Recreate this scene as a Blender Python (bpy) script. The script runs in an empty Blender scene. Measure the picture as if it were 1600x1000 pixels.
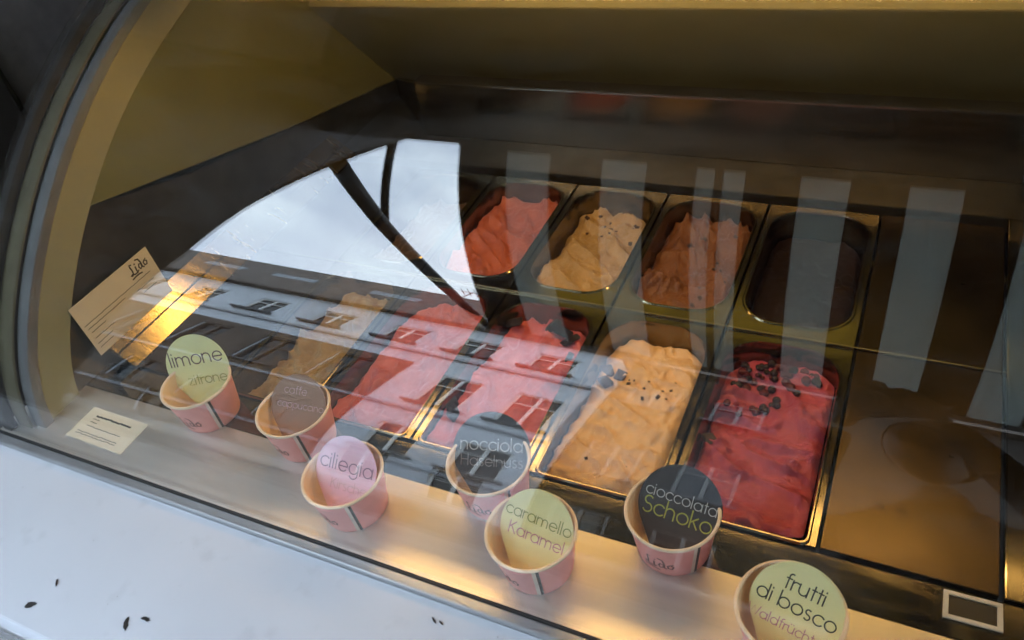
import bpy, bmesh, math, random
import numpy as np
from mathutils import Vector, Matrix, noise

random.seed(7)
scene = bpy.context.scene
COL = scene.collection
R = math.radians

# ------------------------------------------------------------------ camera
# world frame: x along the case, y into the shop, z up; z = 0 is the rim of the ice cream pans,
# the pavement lies 0.95 m below.
GZ = -0.95
cam_d = bpy.data.cameras.new("camera")
cam = bpy.data.objects.new("camera", cam_d)
COL.objects.link(cam)
CR = Vector((0.89895759, 0.40892583, -0.15701884))
CD = Vector((0.16547598, -0.64892894, -0.74263647))
CF = Vector((-0.40557731, 0.64161585, -0.651027))
M = Matrix(((CR.x, -CD.x, -CF.x, 0.549), (CR.y, -CD.y, -CF.y, -0.5418), (CR.z, -CD.z, -CF.z, 0.8224), (0, 0, 0, 1)))
cam.matrix_world = M
cam_d.sensor_width = 36.0
cam_d.lens = 1234.2 / 1600 * 36
cam_d.clip_start = 0.02
cam_d.clip_end = 500
scene.camera = cam

# ------------------------------------------------------------------ sky, sun, exposure
SUN_EL, SUN_AZ = R(40), R(200)
world = bpy.data.worlds.new("World")
scene.world = world
world.use_nodes = True
wn = world.node_tree
wn.nodes.clear()
w_out = wn.nodes.new("ShaderNodeOutputWorld")
w_bg = wn.nodes.new("ShaderNodeBackground")
w_sky = wn.nodes.new("ShaderNodeTexSky")
w_sky.sky_type = 'NISHITA'
w_sky.sun_disc = False
w_sky.sun_elevation = SUN_EL
w_sky.sun_rotation = SUN_AZ
w_tc = wn.nodes.new("ShaderNodeTexCoord")
w_map = wn.nodes.new("ShaderNodeMapping")
w_map.inputs["Scale"].default_value = (1.6, 1.6, 4.0)
w_map.inputs["Rotation"].default_value = (0.15, 0.3, 0.7)
w_noise = wn.nodes.new("ShaderNodeTexNoise")
w_noise.inputs["Scale"].default_value = 2.0
w_noise.inputs["Detail"].default_value = 7
w_noise.inputs["Roughness"].default_value = 0.5
w_ramp = wn.nodes.new("ShaderNodeValToRGB")
w_ramp.color_ramp.elements[0].position = 0.42
w_ramp.color_ramp.elements[0].color = (0.46, 0.46, 0.46, 1)
w_ramp.color_ramp.elements[1].position = 0.64
w_ramp.color_ramp.elements[1].color = (1, 1, 1, 1)
w_mix = wn.nodes.new("ShaderNodeMix")
w_mix.data_type = 'RGBA'
w_mix.inputs[7].default_value = (6.3, 7.5, 8.5, 1)       # sunlit thin cloud, same unit as the sky
wn.links.new(w_tc.outputs["Generated"], w_map.inputs["Vector"])
wn.links.new(w_map.outputs[0], w_noise.inputs["Vector"])
wn.links.new(w_noise.outputs[0], w_ramp.inputs[0])
wn.links.new(w_ramp.outputs[0], w_mix.inputs[0])
wn.links.new(w_sky.outputs[0], w_mix.inputs[6])
wn.links.new(w_mix.outputs[2], w_bg.inputs[0])
w_bg.inputs[1].default_value = 0.135
wn.links.new(w_bg.outputs[0], w_out.inputs[0])

sun_d = bpy.data.lights.new("sun", 'SUN')
sun_d.energy = 2.0
sun_d.angle = R(0.5)
sun_d.color = (1, 0.95, 0.88)
sun = bpy.data.objects.new("sun", sun_d)
COL.objects.link(sun)
# sky texture: rotation is measured clockwise from +Y
sdir = Vector((math.sin(SUN_AZ) * math.cos(SUN_EL), math.cos(SUN_AZ) * math.cos(SUN_EL), math.sin(SUN_EL)))
sun.rotation_euler = sdir.to_track_quat('Z', 'Y').to_euler()

vs = scene.view_settings
vs.view_transform = 'Standard'
vs.look = 'None'
vs.gamma = 1
vs.exposure = 3.02
scene.render.film_transparent = False
cy = scene.cycles
cy.use_denoising = True
cy.denoising_input_passes = 'RGB_ALBEDO'
cy.max_bounces = 10
cy.diffuse_bounces = 5
cy.glossy_bounces = 6
cy.transparent_max_bounces = 16
cy.sample_clamp_indirect = 6
cy.blur_glossy = 0.6

# ------------------------------------------------------------------ materials
MATS = {}


def mat(name, col, rough=0.5, metal=0.0, var=0.12, vscale=30.0, bump=0.0, bscale=120.0, stretch=(1, 1, 1), rvar=0.0, col2=None,
        spec=0.5, sss=0.0, detail=5.0, coat=0.0):
    """Principled surface whose colour, roughness and relief are broken up by object-space noise."""
    if name in MATS:
        return MATS[name]
    m = bpy.data.materials.new(name)
    m.use_nodes = True
    nt = m.node_tree
    b = nt.nodes["Principled BSDF"]
    b.inputs["Metallic"].default_value = metal
    b.inputs["Roughness"].default_value = rough
    b.inputs["Specular IOR Level"].default_value = spec
    if sss:
        b.inputs["Subsurface Weight"].default_value = sss
        b.inputs["Subsurface Radius"].default_value = (0.006, 0.006, 0.005)
    if coat:
        b.inputs["Coat Weight"].default_value = coat
    tc = nt.nodes.new("ShaderNodeTexCoord")
    mp = nt.nodes.new("ShaderNodeMapping")
    mp.inputs["Scale"].default_value = stretch
    nt.links.new(tc.outputs["Object"], mp.inputs[0])
    n = nt.nodes.new("ShaderNodeTexNoise")
    n.inputs["Scale"].default_value = vscale
    n.inputs["Detail"].default_value = detail
    nt.links.new(mp.outputs[0], n.inputs["Vector"])
    rp = nt.nodes.new("ShaderNodeValToRGB")
    rp.color_ramp.elements[0].position = 0.3
    rp.color_ramp.elements[1].position = 0.7
    c2 = col2 or tuple(min(1, c * (1 + var)) for c in col)
    c1 = tuple(c * (1 - var) for c in col) if col2 is None else col
    rp.color_ramp.elements[0].color = (*c1, 1)
    rp.color_ramp.elements[1].color = (*c2, 1)
    nt.links.new(n.outputs[0], rp.inputs[0])
    nt.links.new(rp.outputs[0], b.inputs["Base Color"])
    if rvar:
        mr = nt.nodes.new("ShaderNodeMapRange")
        mr.inputs[1].default_value = 0.3
        mr.inputs[2].default_value = 0.7
        mr.inputs[3].default_value = max(0.02, rough - rvar)
        mr.inputs[4].default_value = min(1, rough + rvar)
        nt.links.new(n.outputs[0], mr.inputs[0])
        nt.links.new(mr.outputs[0], b.inputs["Roughness"])
    if bump:
        n2 = nt.nodes.new("ShaderNodeTexNoise")
        n2.inputs["Scale"].default_value = bscale
        n2.inputs["Detail"].default_value = 4
        nt.links.new(mp.outputs[0], n2.inputs["Vector"])
        bp = nt.nodes.new("ShaderNodeBump")
        bp.inputs["Strength"].default_value = bump
        bp.inputs["Distance"].default_value = 0.002
        nt.links.new(n2.outputs[0], bp.inputs["Height"])
        nt.links.new(bp.outputs[0], b.inputs["Normal"])
    MATS[name] = m
    return m


def glass_mat(name, r0, tint):
    """Clear pane: a Schlick mirror reflection over a faintly tinted see-through body."""
    m = bpy.data.materials.new(name)
    m.use_nodes = True
    nt = m.node_tree
    nt.nodes.clear()
    out = nt.nodes.new("ShaderNodeOutputMaterial")
    tr = nt.nodes.new("ShaderNodeBsdfTransparent")
    tr.inputs[0].default_value = (*tint, 1)
    gl = nt.nodes.new("ShaderNodeBsdfGlossy")
    gl.inputs["Roughness"].default_value = 0.0
    lw = nt.nodes.new("ShaderNodeLayerWeight")
    lw.inputs[0].default_value = 0.5
    p = nt.nodes.new("ShaderNodeMath")
    p.operation = 'POWER'
    p.inputs[1].default_value = 5
    ma = nt.nodes.new("ShaderNodeMath")
    ma.operation = 'MULTIPLY_ADD'
    ma.inputs[1].default_value = 1 - r0
    ma.inputs[2].default_value = r0
    mx = nt.nodes.new("ShaderNodeMixShader")
    nt.links.new(lw.outputs["Facing"], p.inputs[0])
    nt.links.new(p.outputs[0], ma.inputs[0])
    nt.links.new(ma.outputs[0], mx.inputs[0])
    nt.links.new(tr.outputs[0], mx.inputs[1])
    nt.links.new(gl.outputs[0], mx.inputs[2])
    # a thin film of dust and wiped smears
    df = nt.nodes.new("ShaderNodeBsdfDiffuse")
    df.inputs[0].default_value = (0.75, 0.75, 0.75, 1)
    tc = nt.nodes.new("ShaderNodeTexCoord")
    mp = nt.nodes.new("ShaderNodeMapping")
    mp.inputs["Scale"].default_value = (2.2, 9, 9)
    mp.inputs["Rotation"].default_value = (0, 0.35, 0.25)
    ns = nt.nodes.new("ShaderNodeTexNoise")
    ns.inputs["Scale"].default_value = 2.6
    ns.inputs["Detail"].default_value = 8
    ns.inputs["Distortion"].default_value = 0.8
    mr = nt.nodes.new("ShaderNodeMapRange")
    mr.inputs[1].default_value = 0.48
    mr.inputs[2].default_value = 0.80
    mr.inputs[3].default_value = 0.002
    mr.inputs[4].default_value = 0.020
    m2 = nt.nodes.new("ShaderNodeMixShader")
    nt.links.new(tc.outputs["Object"], mp.inputs[0])
    nt.links.new(mp.outputs[0], ns.inputs["Vector"])
    nt.links.new(ns.outputs[0], mr.inputs[0])
    nt.links.new(mr.outputs[0], m2.inputs[0])
    nt.links.new(mx.outputs[0], m2.inputs[1])
    nt.links.new(df.outputs[0], m2.inputs[2])
    nt.links.new(m2.outputs[0], out.inputs[0])
    return m


def emit_mat(name, col, s):
    m = bpy.data.materials.new(name)
    m.use_nodes = True
    nt = m.node_tree
    nt.nodes.clear()
    out = nt.nodes.new("ShaderNodeOutputMaterial")
    e = nt.nodes.new("ShaderNodeEmission")
    e.inputs[0].default_value = (*col, 1)
    e.inputs[1].default_value = s
    nt.links.new(e.outputs[0], out.inputs[0])
    return m


def cloth_mat(name, col):
    """Awning canvas: diffuse with some daylight coming through."""
    m = bpy.data.materials.new(name)
    m.use_nodes = True
    nt = m.node_tree
    nt.nodes.clear()
    out = nt.nodes.new("ShaderNodeOutputMaterial")
    d = nt.nodes.new("ShaderNodeBsdfDiffuse")
    t = nt.nodes.new("ShaderNodeBsdfTranslucent")
    tc = nt.nodes.new("ShaderNodeTexCoord")
    n = nt.nodes.new("ShaderNodeTexNoise")
    n.inputs["Scale"].default_value = 9
    n.inputs["Detail"].default_value = 6
    nt.links.new(tc.outputs["Object"], n.inputs["Vector"])
    rp = nt.nodes.new("ShaderNodeValToRGB")
    rp.color_ramp.elements[0].color = (*[c * 0.85 for c in col], 1)
    rp.color_ramp.elements[1].color = (*col, 1)
    nt.links.new(n.outputs[0], rp.inputs[0])
    nt.links.new(rp.outputs[0], d.inputs[0])
    nt.links.new(rp.outputs[0], t.inputs[0])
    mx = nt.nodes.new("ShaderNodeMixShader")
    mx.inputs[0].default_value = 0.3
    nt.links.new(d.outputs[0], mx.inputs[1])
    nt.links.new(t.outputs[0], mx.inputs[2])
    nt.links.new(mx.outputs[0], out.inputs[0])
    return m


# ------------------------------------------------------------------ object helpers
def link(o, parent=None):
    COL.objects.link(o)
    if parent is not None:
        o.parent = parent
    return o


def tag(o, label, cat, group=None, kind=None):
    o["label"] = label
    o["category"] = cat
    if group:
        o["group"] = group
    if kind:
        o["kind"] = kind
    return o


def thing(name, label, cat, loc=(0, 0, 0), rz=0, group=None):
    o = bpy.data.objects.new(name, None)
    o.empty_display_size = 0.05
    COL.objects.link(o)
    o.location = loc
    o.rotation_euler = (0, 0, rz)
    return tag(o, label, cat, group)


def smooth(me):
    me.polygons.foreach_set("use_smooth", [True] * len(me.polygons))


def pymesh(name, v, f, m, parent=None, sm=False):
    me = bpy.data.meshes.new(name)
    me.from_pydata([tuple(p) for p in v], [], f)
    me.validate()
    me.update()
    if sm:
        smooth(me)
    me.materials.append(m)
    return link(bpy.data.objects.new(name, me), parent)


def obj(name, bm, m, parent=None, sm=False, norm=True):
    if norm:
        bmesh.ops.recalc_face_normals(bm, faces=bm.faces)
    me = bpy.data.meshes.new(name)
    bm.to_mesh(me)
    bm.free()
    if sm:
        smooth(me)
    me.materials.append(m)
    return link(bpy.data.objects.new(name, me), parent)


def bx(bm, x0, x1, y0, y1, z0, z1, bev=0.0):
    vs_ = [bm.verts.new((x, y, z)) for x in (x0, x1) for y in (y0, y1) for z in (z0, z1)]
    idx = ((0, 1, 3, 2), (4, 6, 7, 5), (0, 4, 5, 1), (2, 3, 7, 6), (0, 2, 6, 4), (1, 5, 7, 3))
    fs = [bm.faces.new([vs_[i] for i in q]) for q in idx]
    if bev:
        es = list({e for f in fs for e in f.edges})
        bmesh.ops.bevel(bm, geom=es, offset=bev, segments=2, affect='EDGES', profile=0.7)
    return bm


def box(name, x0, x1, y0, y1, z0, z1, m, parent=None, bev=0.0):
    return obj(name, bx(bmesh.new(), x0, x1, y0, y1, z0, z1, bev), m, parent)


def prism(name, poly, axis, a0, a1, m, parent=None):
    """A polygon given in the plane across `axis` (0: y,z  1: x,z  2: x,y) swept from a0 to a1."""
    def P(p, a):
        return (a, p[0], p[1]) if axis == 0 else (p[0], a, p[1]) if axis == 1 else (p[0], p[1], a)
    n = len(poly)
    bm = bmesh.new()
    A = [bm.verts.new(P(p, a0)) for p in poly]
    B = [bm.verts.new(P(p, a1)) for p in poly]
    bm.faces.new(A)
    bm.faces.new(B[::-1])
    for i in range(n):
        bm.faces.new((A[i], A[(i + 1) % n], B[(i + 1) % n], B[i]))
    bmesh.ops.triangulate(bm, faces=[f for f in bm.faces if len(f.verts) > 4])
    return obj(name, bm, m, parent)


def add_tube(bm, pts, r, n=10, cap=True):
    pts = [Vector(p) for p in pts]
    rs = r if isinstance(r, (list, tuple)) else [r] * len(pts)
    rings = []
    up = Vector((0, 0, 1))
    for i, p in enumerate(pts):
        d = (pts[min(i + 1, len(pts) - 1)] - pts[max(i - 1, 0)]).normalized()
        a = d.cross(up)
        if a.length < 0.05:
            a = d.cross(Vector((1, 0, 0)))
        a.normalize()
        b = d.cross(a)
        rings.append([bm.verts.new(p + (a * math.cos(t) + b * math.sin(t)) * rs[i]) for t in [2 * math.pi * k / n for k in range(n)]])
    for i in range(len(rings) - 1):
        for k in range(n):
            bm.faces.new((rings[i][k], rings[i][(k + 1) % n], rings[i + 1][(k + 1) % n], rings[i + 1][k]))
    if cap:
        bm.faces.new(rings[0][::-1])
        bm.faces.new(rings[-1])
    return bm


def lathe(bm, prof, n=48):
    rings = [[bm.verts.new((r * math.cos(2 * math.pi * k / n), r * math.sin(2 * math.pi * k / n), z)) for k in range(n)] for r, z in prof]
    for i in range(len(rings) - 1):
        for k in range(n):
            bm.faces.new((rings[i][k], rings[i][(k + 1) % n], rings[i + 1][(k + 1) % n], rings[i + 1][k]))
    return rings


# ------------------------------------------------------------------ shared colours
M_STEEL = mat("steel_polished", (0.16, 0.145, 0.105), 0.09, 1.0, 0.10, 14, 0.008, 60, (1, 6, 1), 0.03)
M_PAN = mat("steel_pan", (0.21, 0.185, 0.13), 0.18, 1.0, 0.12, 30, 0.06, 80, (1, 1, 1), 0.08)
M_COVER = mat("steel_cover_worn", (0.082, 0.062, 0.036), 0.36, 1.0, 0.22, 9, 0.10, 40, (1, 1, 1), 0.10)
M_SHELF = mat("aluminium_satin", (0.66, 0.63, 0.59), 0.48, 0.88, 0.05, 6, 0.02, 30, (1, 12, 1), 0.05)
M_WALLSTEEL = mat("steel_brushed_dark", (0.26, 0.24, 0.21), 0.22, 1.0, 0.15, 10, 0.006, 50, (1, 1, 5), 0.05)
M_DARKSTEEL = mat("dark_trim_metal", (0.10, 0.10, 0.09), 0.35, 0.8, 0.2, 12, 0.05, 60)
M_GREY = mat("grey_anodised_frame", (0.23, 0.25, 0.27), 0.42, 0.5, 0.1, 20)
M_OLIVE = mat("case_panel_cream", (0.160, 0.165, 0.058), 0.5, 0.0, 0.12, 4, 0.04, 60)
M_BACK = mat("case_rear_panel", (0.14, 0.15, 0.09), 0.42, 0.0, 0.10, 6, 0.12, 300)
M_CREAMTRIM = mat("cream_trim", (0.31, 0.30, 0.17), 0.55, 0.0, 0.06, 8)
M_SEAL = mat("black_rubber_seal", (0.015, 0.015, 0.016), 0.6)
M_WHITE = mat("white_painted_counter", (0.49, 0.51, 0.55), 0.34, 0.0, 0.035, 3, 0.03, 40, rvar=0.08, coat=0.1)
M_GLASS = glass_mat("curved_glass", 0.072, (0.945, 0.95, 0.935))
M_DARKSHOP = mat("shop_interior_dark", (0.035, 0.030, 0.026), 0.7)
M_LAMP = emit_mat("warm_lamp_tube", (1.0, 0.57, 0.18), 5.8)
M_LAMP2 = emit_mat("warm_lamp_diffuser", (1.0, 0.72, 0.13), 0.085)
M_PAPER = mat("cream_paper", (0.74, 0.66, 0.50), 0.7, 0, 0.05, 15)
M_INK = mat("dark_print_ink", (0.035, 0.028, 0.025), 0.6)
M_INKGREY = mat("grey_print_ink", (0.20, 0.17, 0.14), 0.6)

# ------------------------------------------------------------------ curved glass profile (y, z)
GP = [(-.183, -.006), (-.174, .060), (-.145, .115), (-.105, .170), (-.055, .235), (.0, .290), (.06, .340), (.13, .390), (.21, .437), (.305, .482), (.40, .520), (.50, .552)]


def smooth_profile(n=90):
    g = np.array(GP)
    s = np.concatenate([[0], np.cumsum(np.hypot(*np.diff(g, axis=0).T))])
    a = np.polyfit(s, g[:, 0], 5)
    b = np.polyfit(s, g[:, 1], 5)
    t = np.linspace(0, s[-1], n)
    p = np.c_[np.polyval(a, t), np.polyval(b, t)]
    d = np.c_[np.polyval(np.polyder(a), t), np.polyval(np.polyder(b), t)]
    d /= np.linalg.norm(d, axis=1)[:, None]
    return p, np.c_[d[:, 1], -d[:, 0]]          # points, inward normal (+y, -z)


PROF, PIN = smooth_profile()


def profile_strip(name, x0, x1, o0, o1, m, parent, i0=0, i1=None, sm=True):
    """A band that follows the glass profile between two depths o0 < o1 inside it and from x0 to x1."""
    q = PROF[i0:i1]
    nrm = PIN[i0:i1]
    a = q + nrm * o0
    b = q + nrm * o1
    n = len(q)
    v = []
    for k in range(n):
        for x, pt in ((x0, a[k]), (x1, a[k]), (x1, b[k]), (x0, b[k])):
            v.append((x, pt[0], pt[1]))
    f = []
    for k in range(n - 1):
        for j in range(4):
            f.append((4 * k + j, 4 * k + (j + 1) % 4, 4 * k + 4 + (j + 1) % 4, 4 * k + 4 + j))
    f.append((3, 2, 1, 0))
    f.append((4 * n - 4, 4 * n - 3, 4 * n - 2, 4 * n - 1))
    o = pymesh(name, v, f, m, parent)
    bm = bmesh.new()
    bm.from_mesh(o.data)
    bmesh.ops.recalc_face_normals(bm, faces=bm.faces)
    for e in bm.edges:
        e.smooth = len(e.link_faces) < 2 or e.calc_face_angle(0) < 0.6
    for fc in bm.faces:
        fc.smooth = True
    bm.to_mesh(o.data)
    bm.free()
    return o


# ------------------------------------------------------------------ the display case
XL, XR = -0.60, 0.745
case = thing("display_case", "ice cream display case with curved front glass and a lit lamp under its hood", "display case", (0, 0, GZ))


def cpart(o):
    o.parent = case
    o.location.z -= GZ
    return o


# body under the deck
cpart(box("case_body", XL - 0.07, XR + 0.05, -0.180, 1.04, GZ + 0.002, -0.20, M_GREY))
cpart(box("front_shelf", XL - 0.07, XR + 0.05, -0.182, -0.0605, -0.030, 0.0, M_SHELF, bev=0.0015))
cpart(box("front_deck", XL - 0.07, XR + 0.05, -0.0598, -0.0035, -0.030, 0.0, M_STEEL, bev=0.0015))
cpart(box("well_front", XL, XR, -0.002, 0.0, -0.20, -0.032, M_PAN))
DEP_ = 0.3333
M_FLANGE = mat("flange_steel", (0.50, 0.40, 0.20), 0.24, 1.0, 0.10, 20, 0.03, 50, (1, 5, 1), 0.05)
cpart(prism("left_flange", [(-0.5425, 0.0005), (-0.5425, -0.010), (-0.572, 0.012), (-0.5695, 0.0216)], 1, 0.0, 0.692, M_FLANGE))
cpart(prism("upper_flange", [(-0.5720, 0.0235), (-0.5745, 0.0135), (-0.599, 0.032), (-0.599, 0.0446)], 1, 0.0, 0.692, M_FLANGE))
cpart(box("row_divider", -0.5425, 0.7225, DEP_ - 0.0012, DEP_ + 0.0016, -0.004, 0.0042, mat("steel_divider_bright", (0.60, 0.56, 0.46), 0.22, 1.0, 0.08, 20), bev=0.0008))
cpart(box("right_flange", 0.7225, XR - 0.001, 0.0, 0.692, -0.012, 0.0005, M_STEEL, bev=0.002))
cpart(box("rear_ledge", XL, XR, 0.694, 0.80, -0.03, -0.001, M_DARKSTEEL, bev=0.0015))
cpart(box("rear_steel_wall", -0.42, XR - 0.003, 0.801, 0.815, -0.02, 0.124, M_WALLSTEEL, bev=0.003))
cpart(box("rear_wall_cap", -0.42, XR - 0.003, 0.799, 0.835, 0.1245, 0.128, M_DARKSTEEL, bev=0.0012))
# slanted return between the rear wall and the left corner, and the floor in front of it
cpart(pymesh("corner_return", [(-0.4205, 0.802, -0.02), (-0.4205, 0.802, 0.123), (-0.598, 0.975, 0.040), (-0.598, 0.975, -0.02), (-0.4205, 0.815, -0.02), (-0.4205, 0.815, 0.123), (-0.598, 0.985, 0.040), (-0.598, 0.985, -0.02)],
             [(0, 1, 2, 3), (7, 6, 5, 4), (1, 5, 6, 2), (0, 3, 7, 4), (0, 4, 5, 1), (3, 2, 6, 7)], M_WALLSTEEL))
cpart(prism("corner_ledge", [(XL, 0.8005), (-0.4215, 0.8005), (-0.599, 0.973)], 2, -0.03, -0.0012, M_DARKSTEEL))
cpart(box("rear_ledge_behind", -0.41, XR, 0.836, 1.03, -0.03, 0.028, M_DARKSTEEL))
# sloped rear panel
cpart(prism("rear_panel", [(0.985, 0.030), (0.757, 0.3035), (0.769, 0.3145), (0.999, 0.040)], 0, XL + 0.002, XR - 0.002, M_BACK))
cpart(prism("rear_panel_rail", [(0.757, 0.305), (0.754, 0.308), (0.765, 0.319), (0.769, 0.316)], 0, XL + 0.002, XR - 0.002, M_CREAMTRIM))
# side panels: steel below, cream above, trimmed along the glass profile
inner = [tuple(p) for p in (PROF + PIN * 0.115)]
inner = [p for p in inner if p[1] > 0.26]


def side(name, x0, x1, poly, m):
    return cpart(prism(name, poly, 0, x0, x1, m))


for sgn, x0, x1 in ((-1, XL - 0.03, XL), (1, XR, XR + 0.03)):
    low = [(-0.14, -0.02), (0.99, -0.02), (0.99, 0.034), (0.64, 0.108), (0.315, 0.178), (0.085, 0.248), (-0.04, 0.16), (-0.09, 0.08)]
    side("side_wall_steel", x0, x1, low, M_DARKSTEEL)
    up = [(0.086, 0.249), (0.315, 0.180), (0.64, 0.110), (0.99, 0.036), (0.742, 0.335), (0.742, 0.56), (0.43, 0.487), (0.30, 0.445), (0.20, 0.385), (0.13, 0.31)]
    side("side_panel", x0, x1, up, M_OLIVE)
    a = XL if sgn < 0 else XR
    cpart(profile_strip("glass_frame", a - 0.012, a + 0.012, 0.030, 0.046, M_GREY, None, 0, None))
    cpart(profile_strip("end_trim", a - 0.008, a + 0.006, 0.047, 0.104, M_CREAMTRIM, None, 0, None))
    b = a + sgn * 0.052
    cpart(profile_strip("end_seal", b - 0.008, b + 0.008, 0.007, 0.020, M_SEAL, None, 0, None))
cpart(profile_strip("end_cover", XL - 0.043, XL - 0.0125, 0.022, 0.026, mat("end_cover_grey", (0.12, 0.11, 0.07), 0.5), None, 0, None))
cpart(profile_strip("front_glass", XL - 0.065, XR + 0.065, 0.0, 0.006, M_GLASS, None))
cpart(box("glass_rail", XL - 0.07, XR + 0.07, -0.200, -0.1865, -0.028, 0.003, mat("rail_aluminium", (0.42, 0.43, 0.44), 0.38, 0.8, 0.08, 12), bev=0.002))
cpart(box("glass_seal", XL - 0.07, XR + 0.07, -0.1862, -0.1825, -0.028, 0.0045, M_SEAL))
# hood over the glass, with the lamp hanging under it
cpart(prism("hood", [(0.486, 0.545), (0.78, 0.545), (0.78, 0.62), (0.486, 0.57)], 0, XL - 0.07, XR + 0.07, mat("hood_dark_brown", (0.030, 0.026, 0.020), 0.6)))
lamp = cpart(obj("lamp_tube", add_tube(bmesh.new(), [(-0.43, 0.368, 0.488), (0.74, 0.368, 0.488)], 0.010, 16), M_LAMP))
cpart(box("lamp_bracket", -0.460, -0.432, 0.355, 0.50, 0.474, 0.544, M_GREY, bev=0.003))
# lit diffuser strip above the rear panel, with its dark mullions
dif = cpart(box("rear_light_strip", -0.20, XR - 0.01, 0.800, 0.812, 0.28, 0.46, M_LAMP2))
for xm in (0.15, 0.535):
    cpart(box("light_mullion", xm - 0.005, xm + 0.005, 0.785, 0.7995, 0.32, 0.46, M_SEAL))

def wear(m, scale, amount, col):
    """sparse specks and faint smears of dirt on a painted sheet"""
    nt = m.node_tree
    b = nt.nodes["Principled BSDF"]
    src = b.inputs["Base Color"].links[0].from_socket
    tc = nt.nodes.new("ShaderNodeTexCoord")
    v = nt.nodes.new("ShaderNodeTexVoronoi")
    v.inputs["Scale"].default_value = scale
    n = nt.nodes.new("ShaderNodeTexNoise")
    n.inputs["Scale"].default_value = scale * 0.32
    n.inputs["Detail"].default_value = 5
    wv = nt.nodes.new("ShaderNodeMath")
    wv.operation = 'LESS_THAN'
    wv.inputs[1].default_value = 0.075
    th = nt.nodes.new("ShaderNodeMapRange")
    th.inputs[1].default_value = 0.56
    th.inputs[2].default_value = 0.66
    mul = nt.nodes.new("ShaderNodeMath")
    mul.operation = 'MULTIPLY'
    sm = nt.nodes.new("ShaderNodeMapRange")
    sm.inputs[1].default_value = 0.60
    sm.inputs[2].default_value = 0.85
    sm.inputs[4].default_value = amount * 0.35
    mx_ = nt.nodes.new("ShaderNodeMath")
    mx_.operation = 'MULTIPLY_ADD'
    mx_.inputs[1].default_value = amount
    mix = nt.nodes.new("ShaderNodeMix")
    mix.data_type = 'RGBA'
    mix.inputs[7].default_value = (*col, 1)
    for node in (v, n):
        nt.links.new(tc.outputs["Object"], node.inputs["Vector"])
    nt.links.new(v.outputs["Distance"], wv.inputs[0])
    nt.links.new(n.outputs[0], th.inputs[0])
    nt.links.new(n.outputs[0], sm.inputs[0])
    nt.links.new(wv.outputs[0], mul.inputs[0])
    nt.links.new(th.outputs[0], mul.inputs[1])
    nt.links.new(mul.outputs[0], mx_.inputs[0])
    nt.links.new(sm.outputs[0], mx_.inputs[2])
    nt.links.new(mx_.outputs[0], mix.inputs[0])
    nt.links.new(src, mix.inputs[6])
    nt.links.new(mix.outputs[2], b.inputs["Base Color"])


wear(M_WHITE, 85, 0.55, (0.12, 0.11, 0.10))
wear(M_COVER, 60, 0.4, (0.05, 0.038, 0.024))
# ------------------------------------------------------------------ white counter outside the glass
ct = thing("serving_counter", "white painted counter ledge in front of the curved glass", "counter", (0, 0, GZ))
bm = bx(bmesh.new(), -1.6, 1.7, -0.415, -0.2005, -0.045, -0.006, 0.0)
bmesh.ops.bevel(bm, geom=[e for e in bm.edges if abs(e.verts[0].co.y + 0.415) < 1e-4 and abs(e.verts[1].co.y + 0.415) < 1e-4 and e.verts[0].co.z > -0.01 and e.verts[1].co.z > -0.01],
                offset=0.009, segments=5, affect='EDGES')
o = obj("counter_top", bm, M_WHITE, ct, True)
o.location.z = -GZ
for e in o.data.polygons:
    e.use_smooth = abs(e.normal.z) < 0.999
o = box("counter_front", -1.6, 1.7, -0.395, -0.2, GZ + 0.004, -0.046, M_WHITE, ct)
o.location.z = -GZ

# ------------------------------------------------------------------ pans
PITCH, DEP = 0.18, 0.3333


def rrect(x0, x1, y0, y1, rf, rb, n=8):
    """rounded rectangle, counter clockwise; rf / rb: radii of the front / rear corners"""
    out = []
    for cx, cy_, r, a in ((x1 - rf, y0 + rf, rf, -90), (x1 - rb, y1 - rb, rb, 0), (x0 + rb, y1 - rb, rb, 90), (x0 + rf, y0 + rf, rf, 180)):
        for k in range(n + 1):
            t = R(a + 90 * k / n)
            out.append((cx + r * math.cos(t), cy_ + r * math.sin(t)))
    return out


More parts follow.
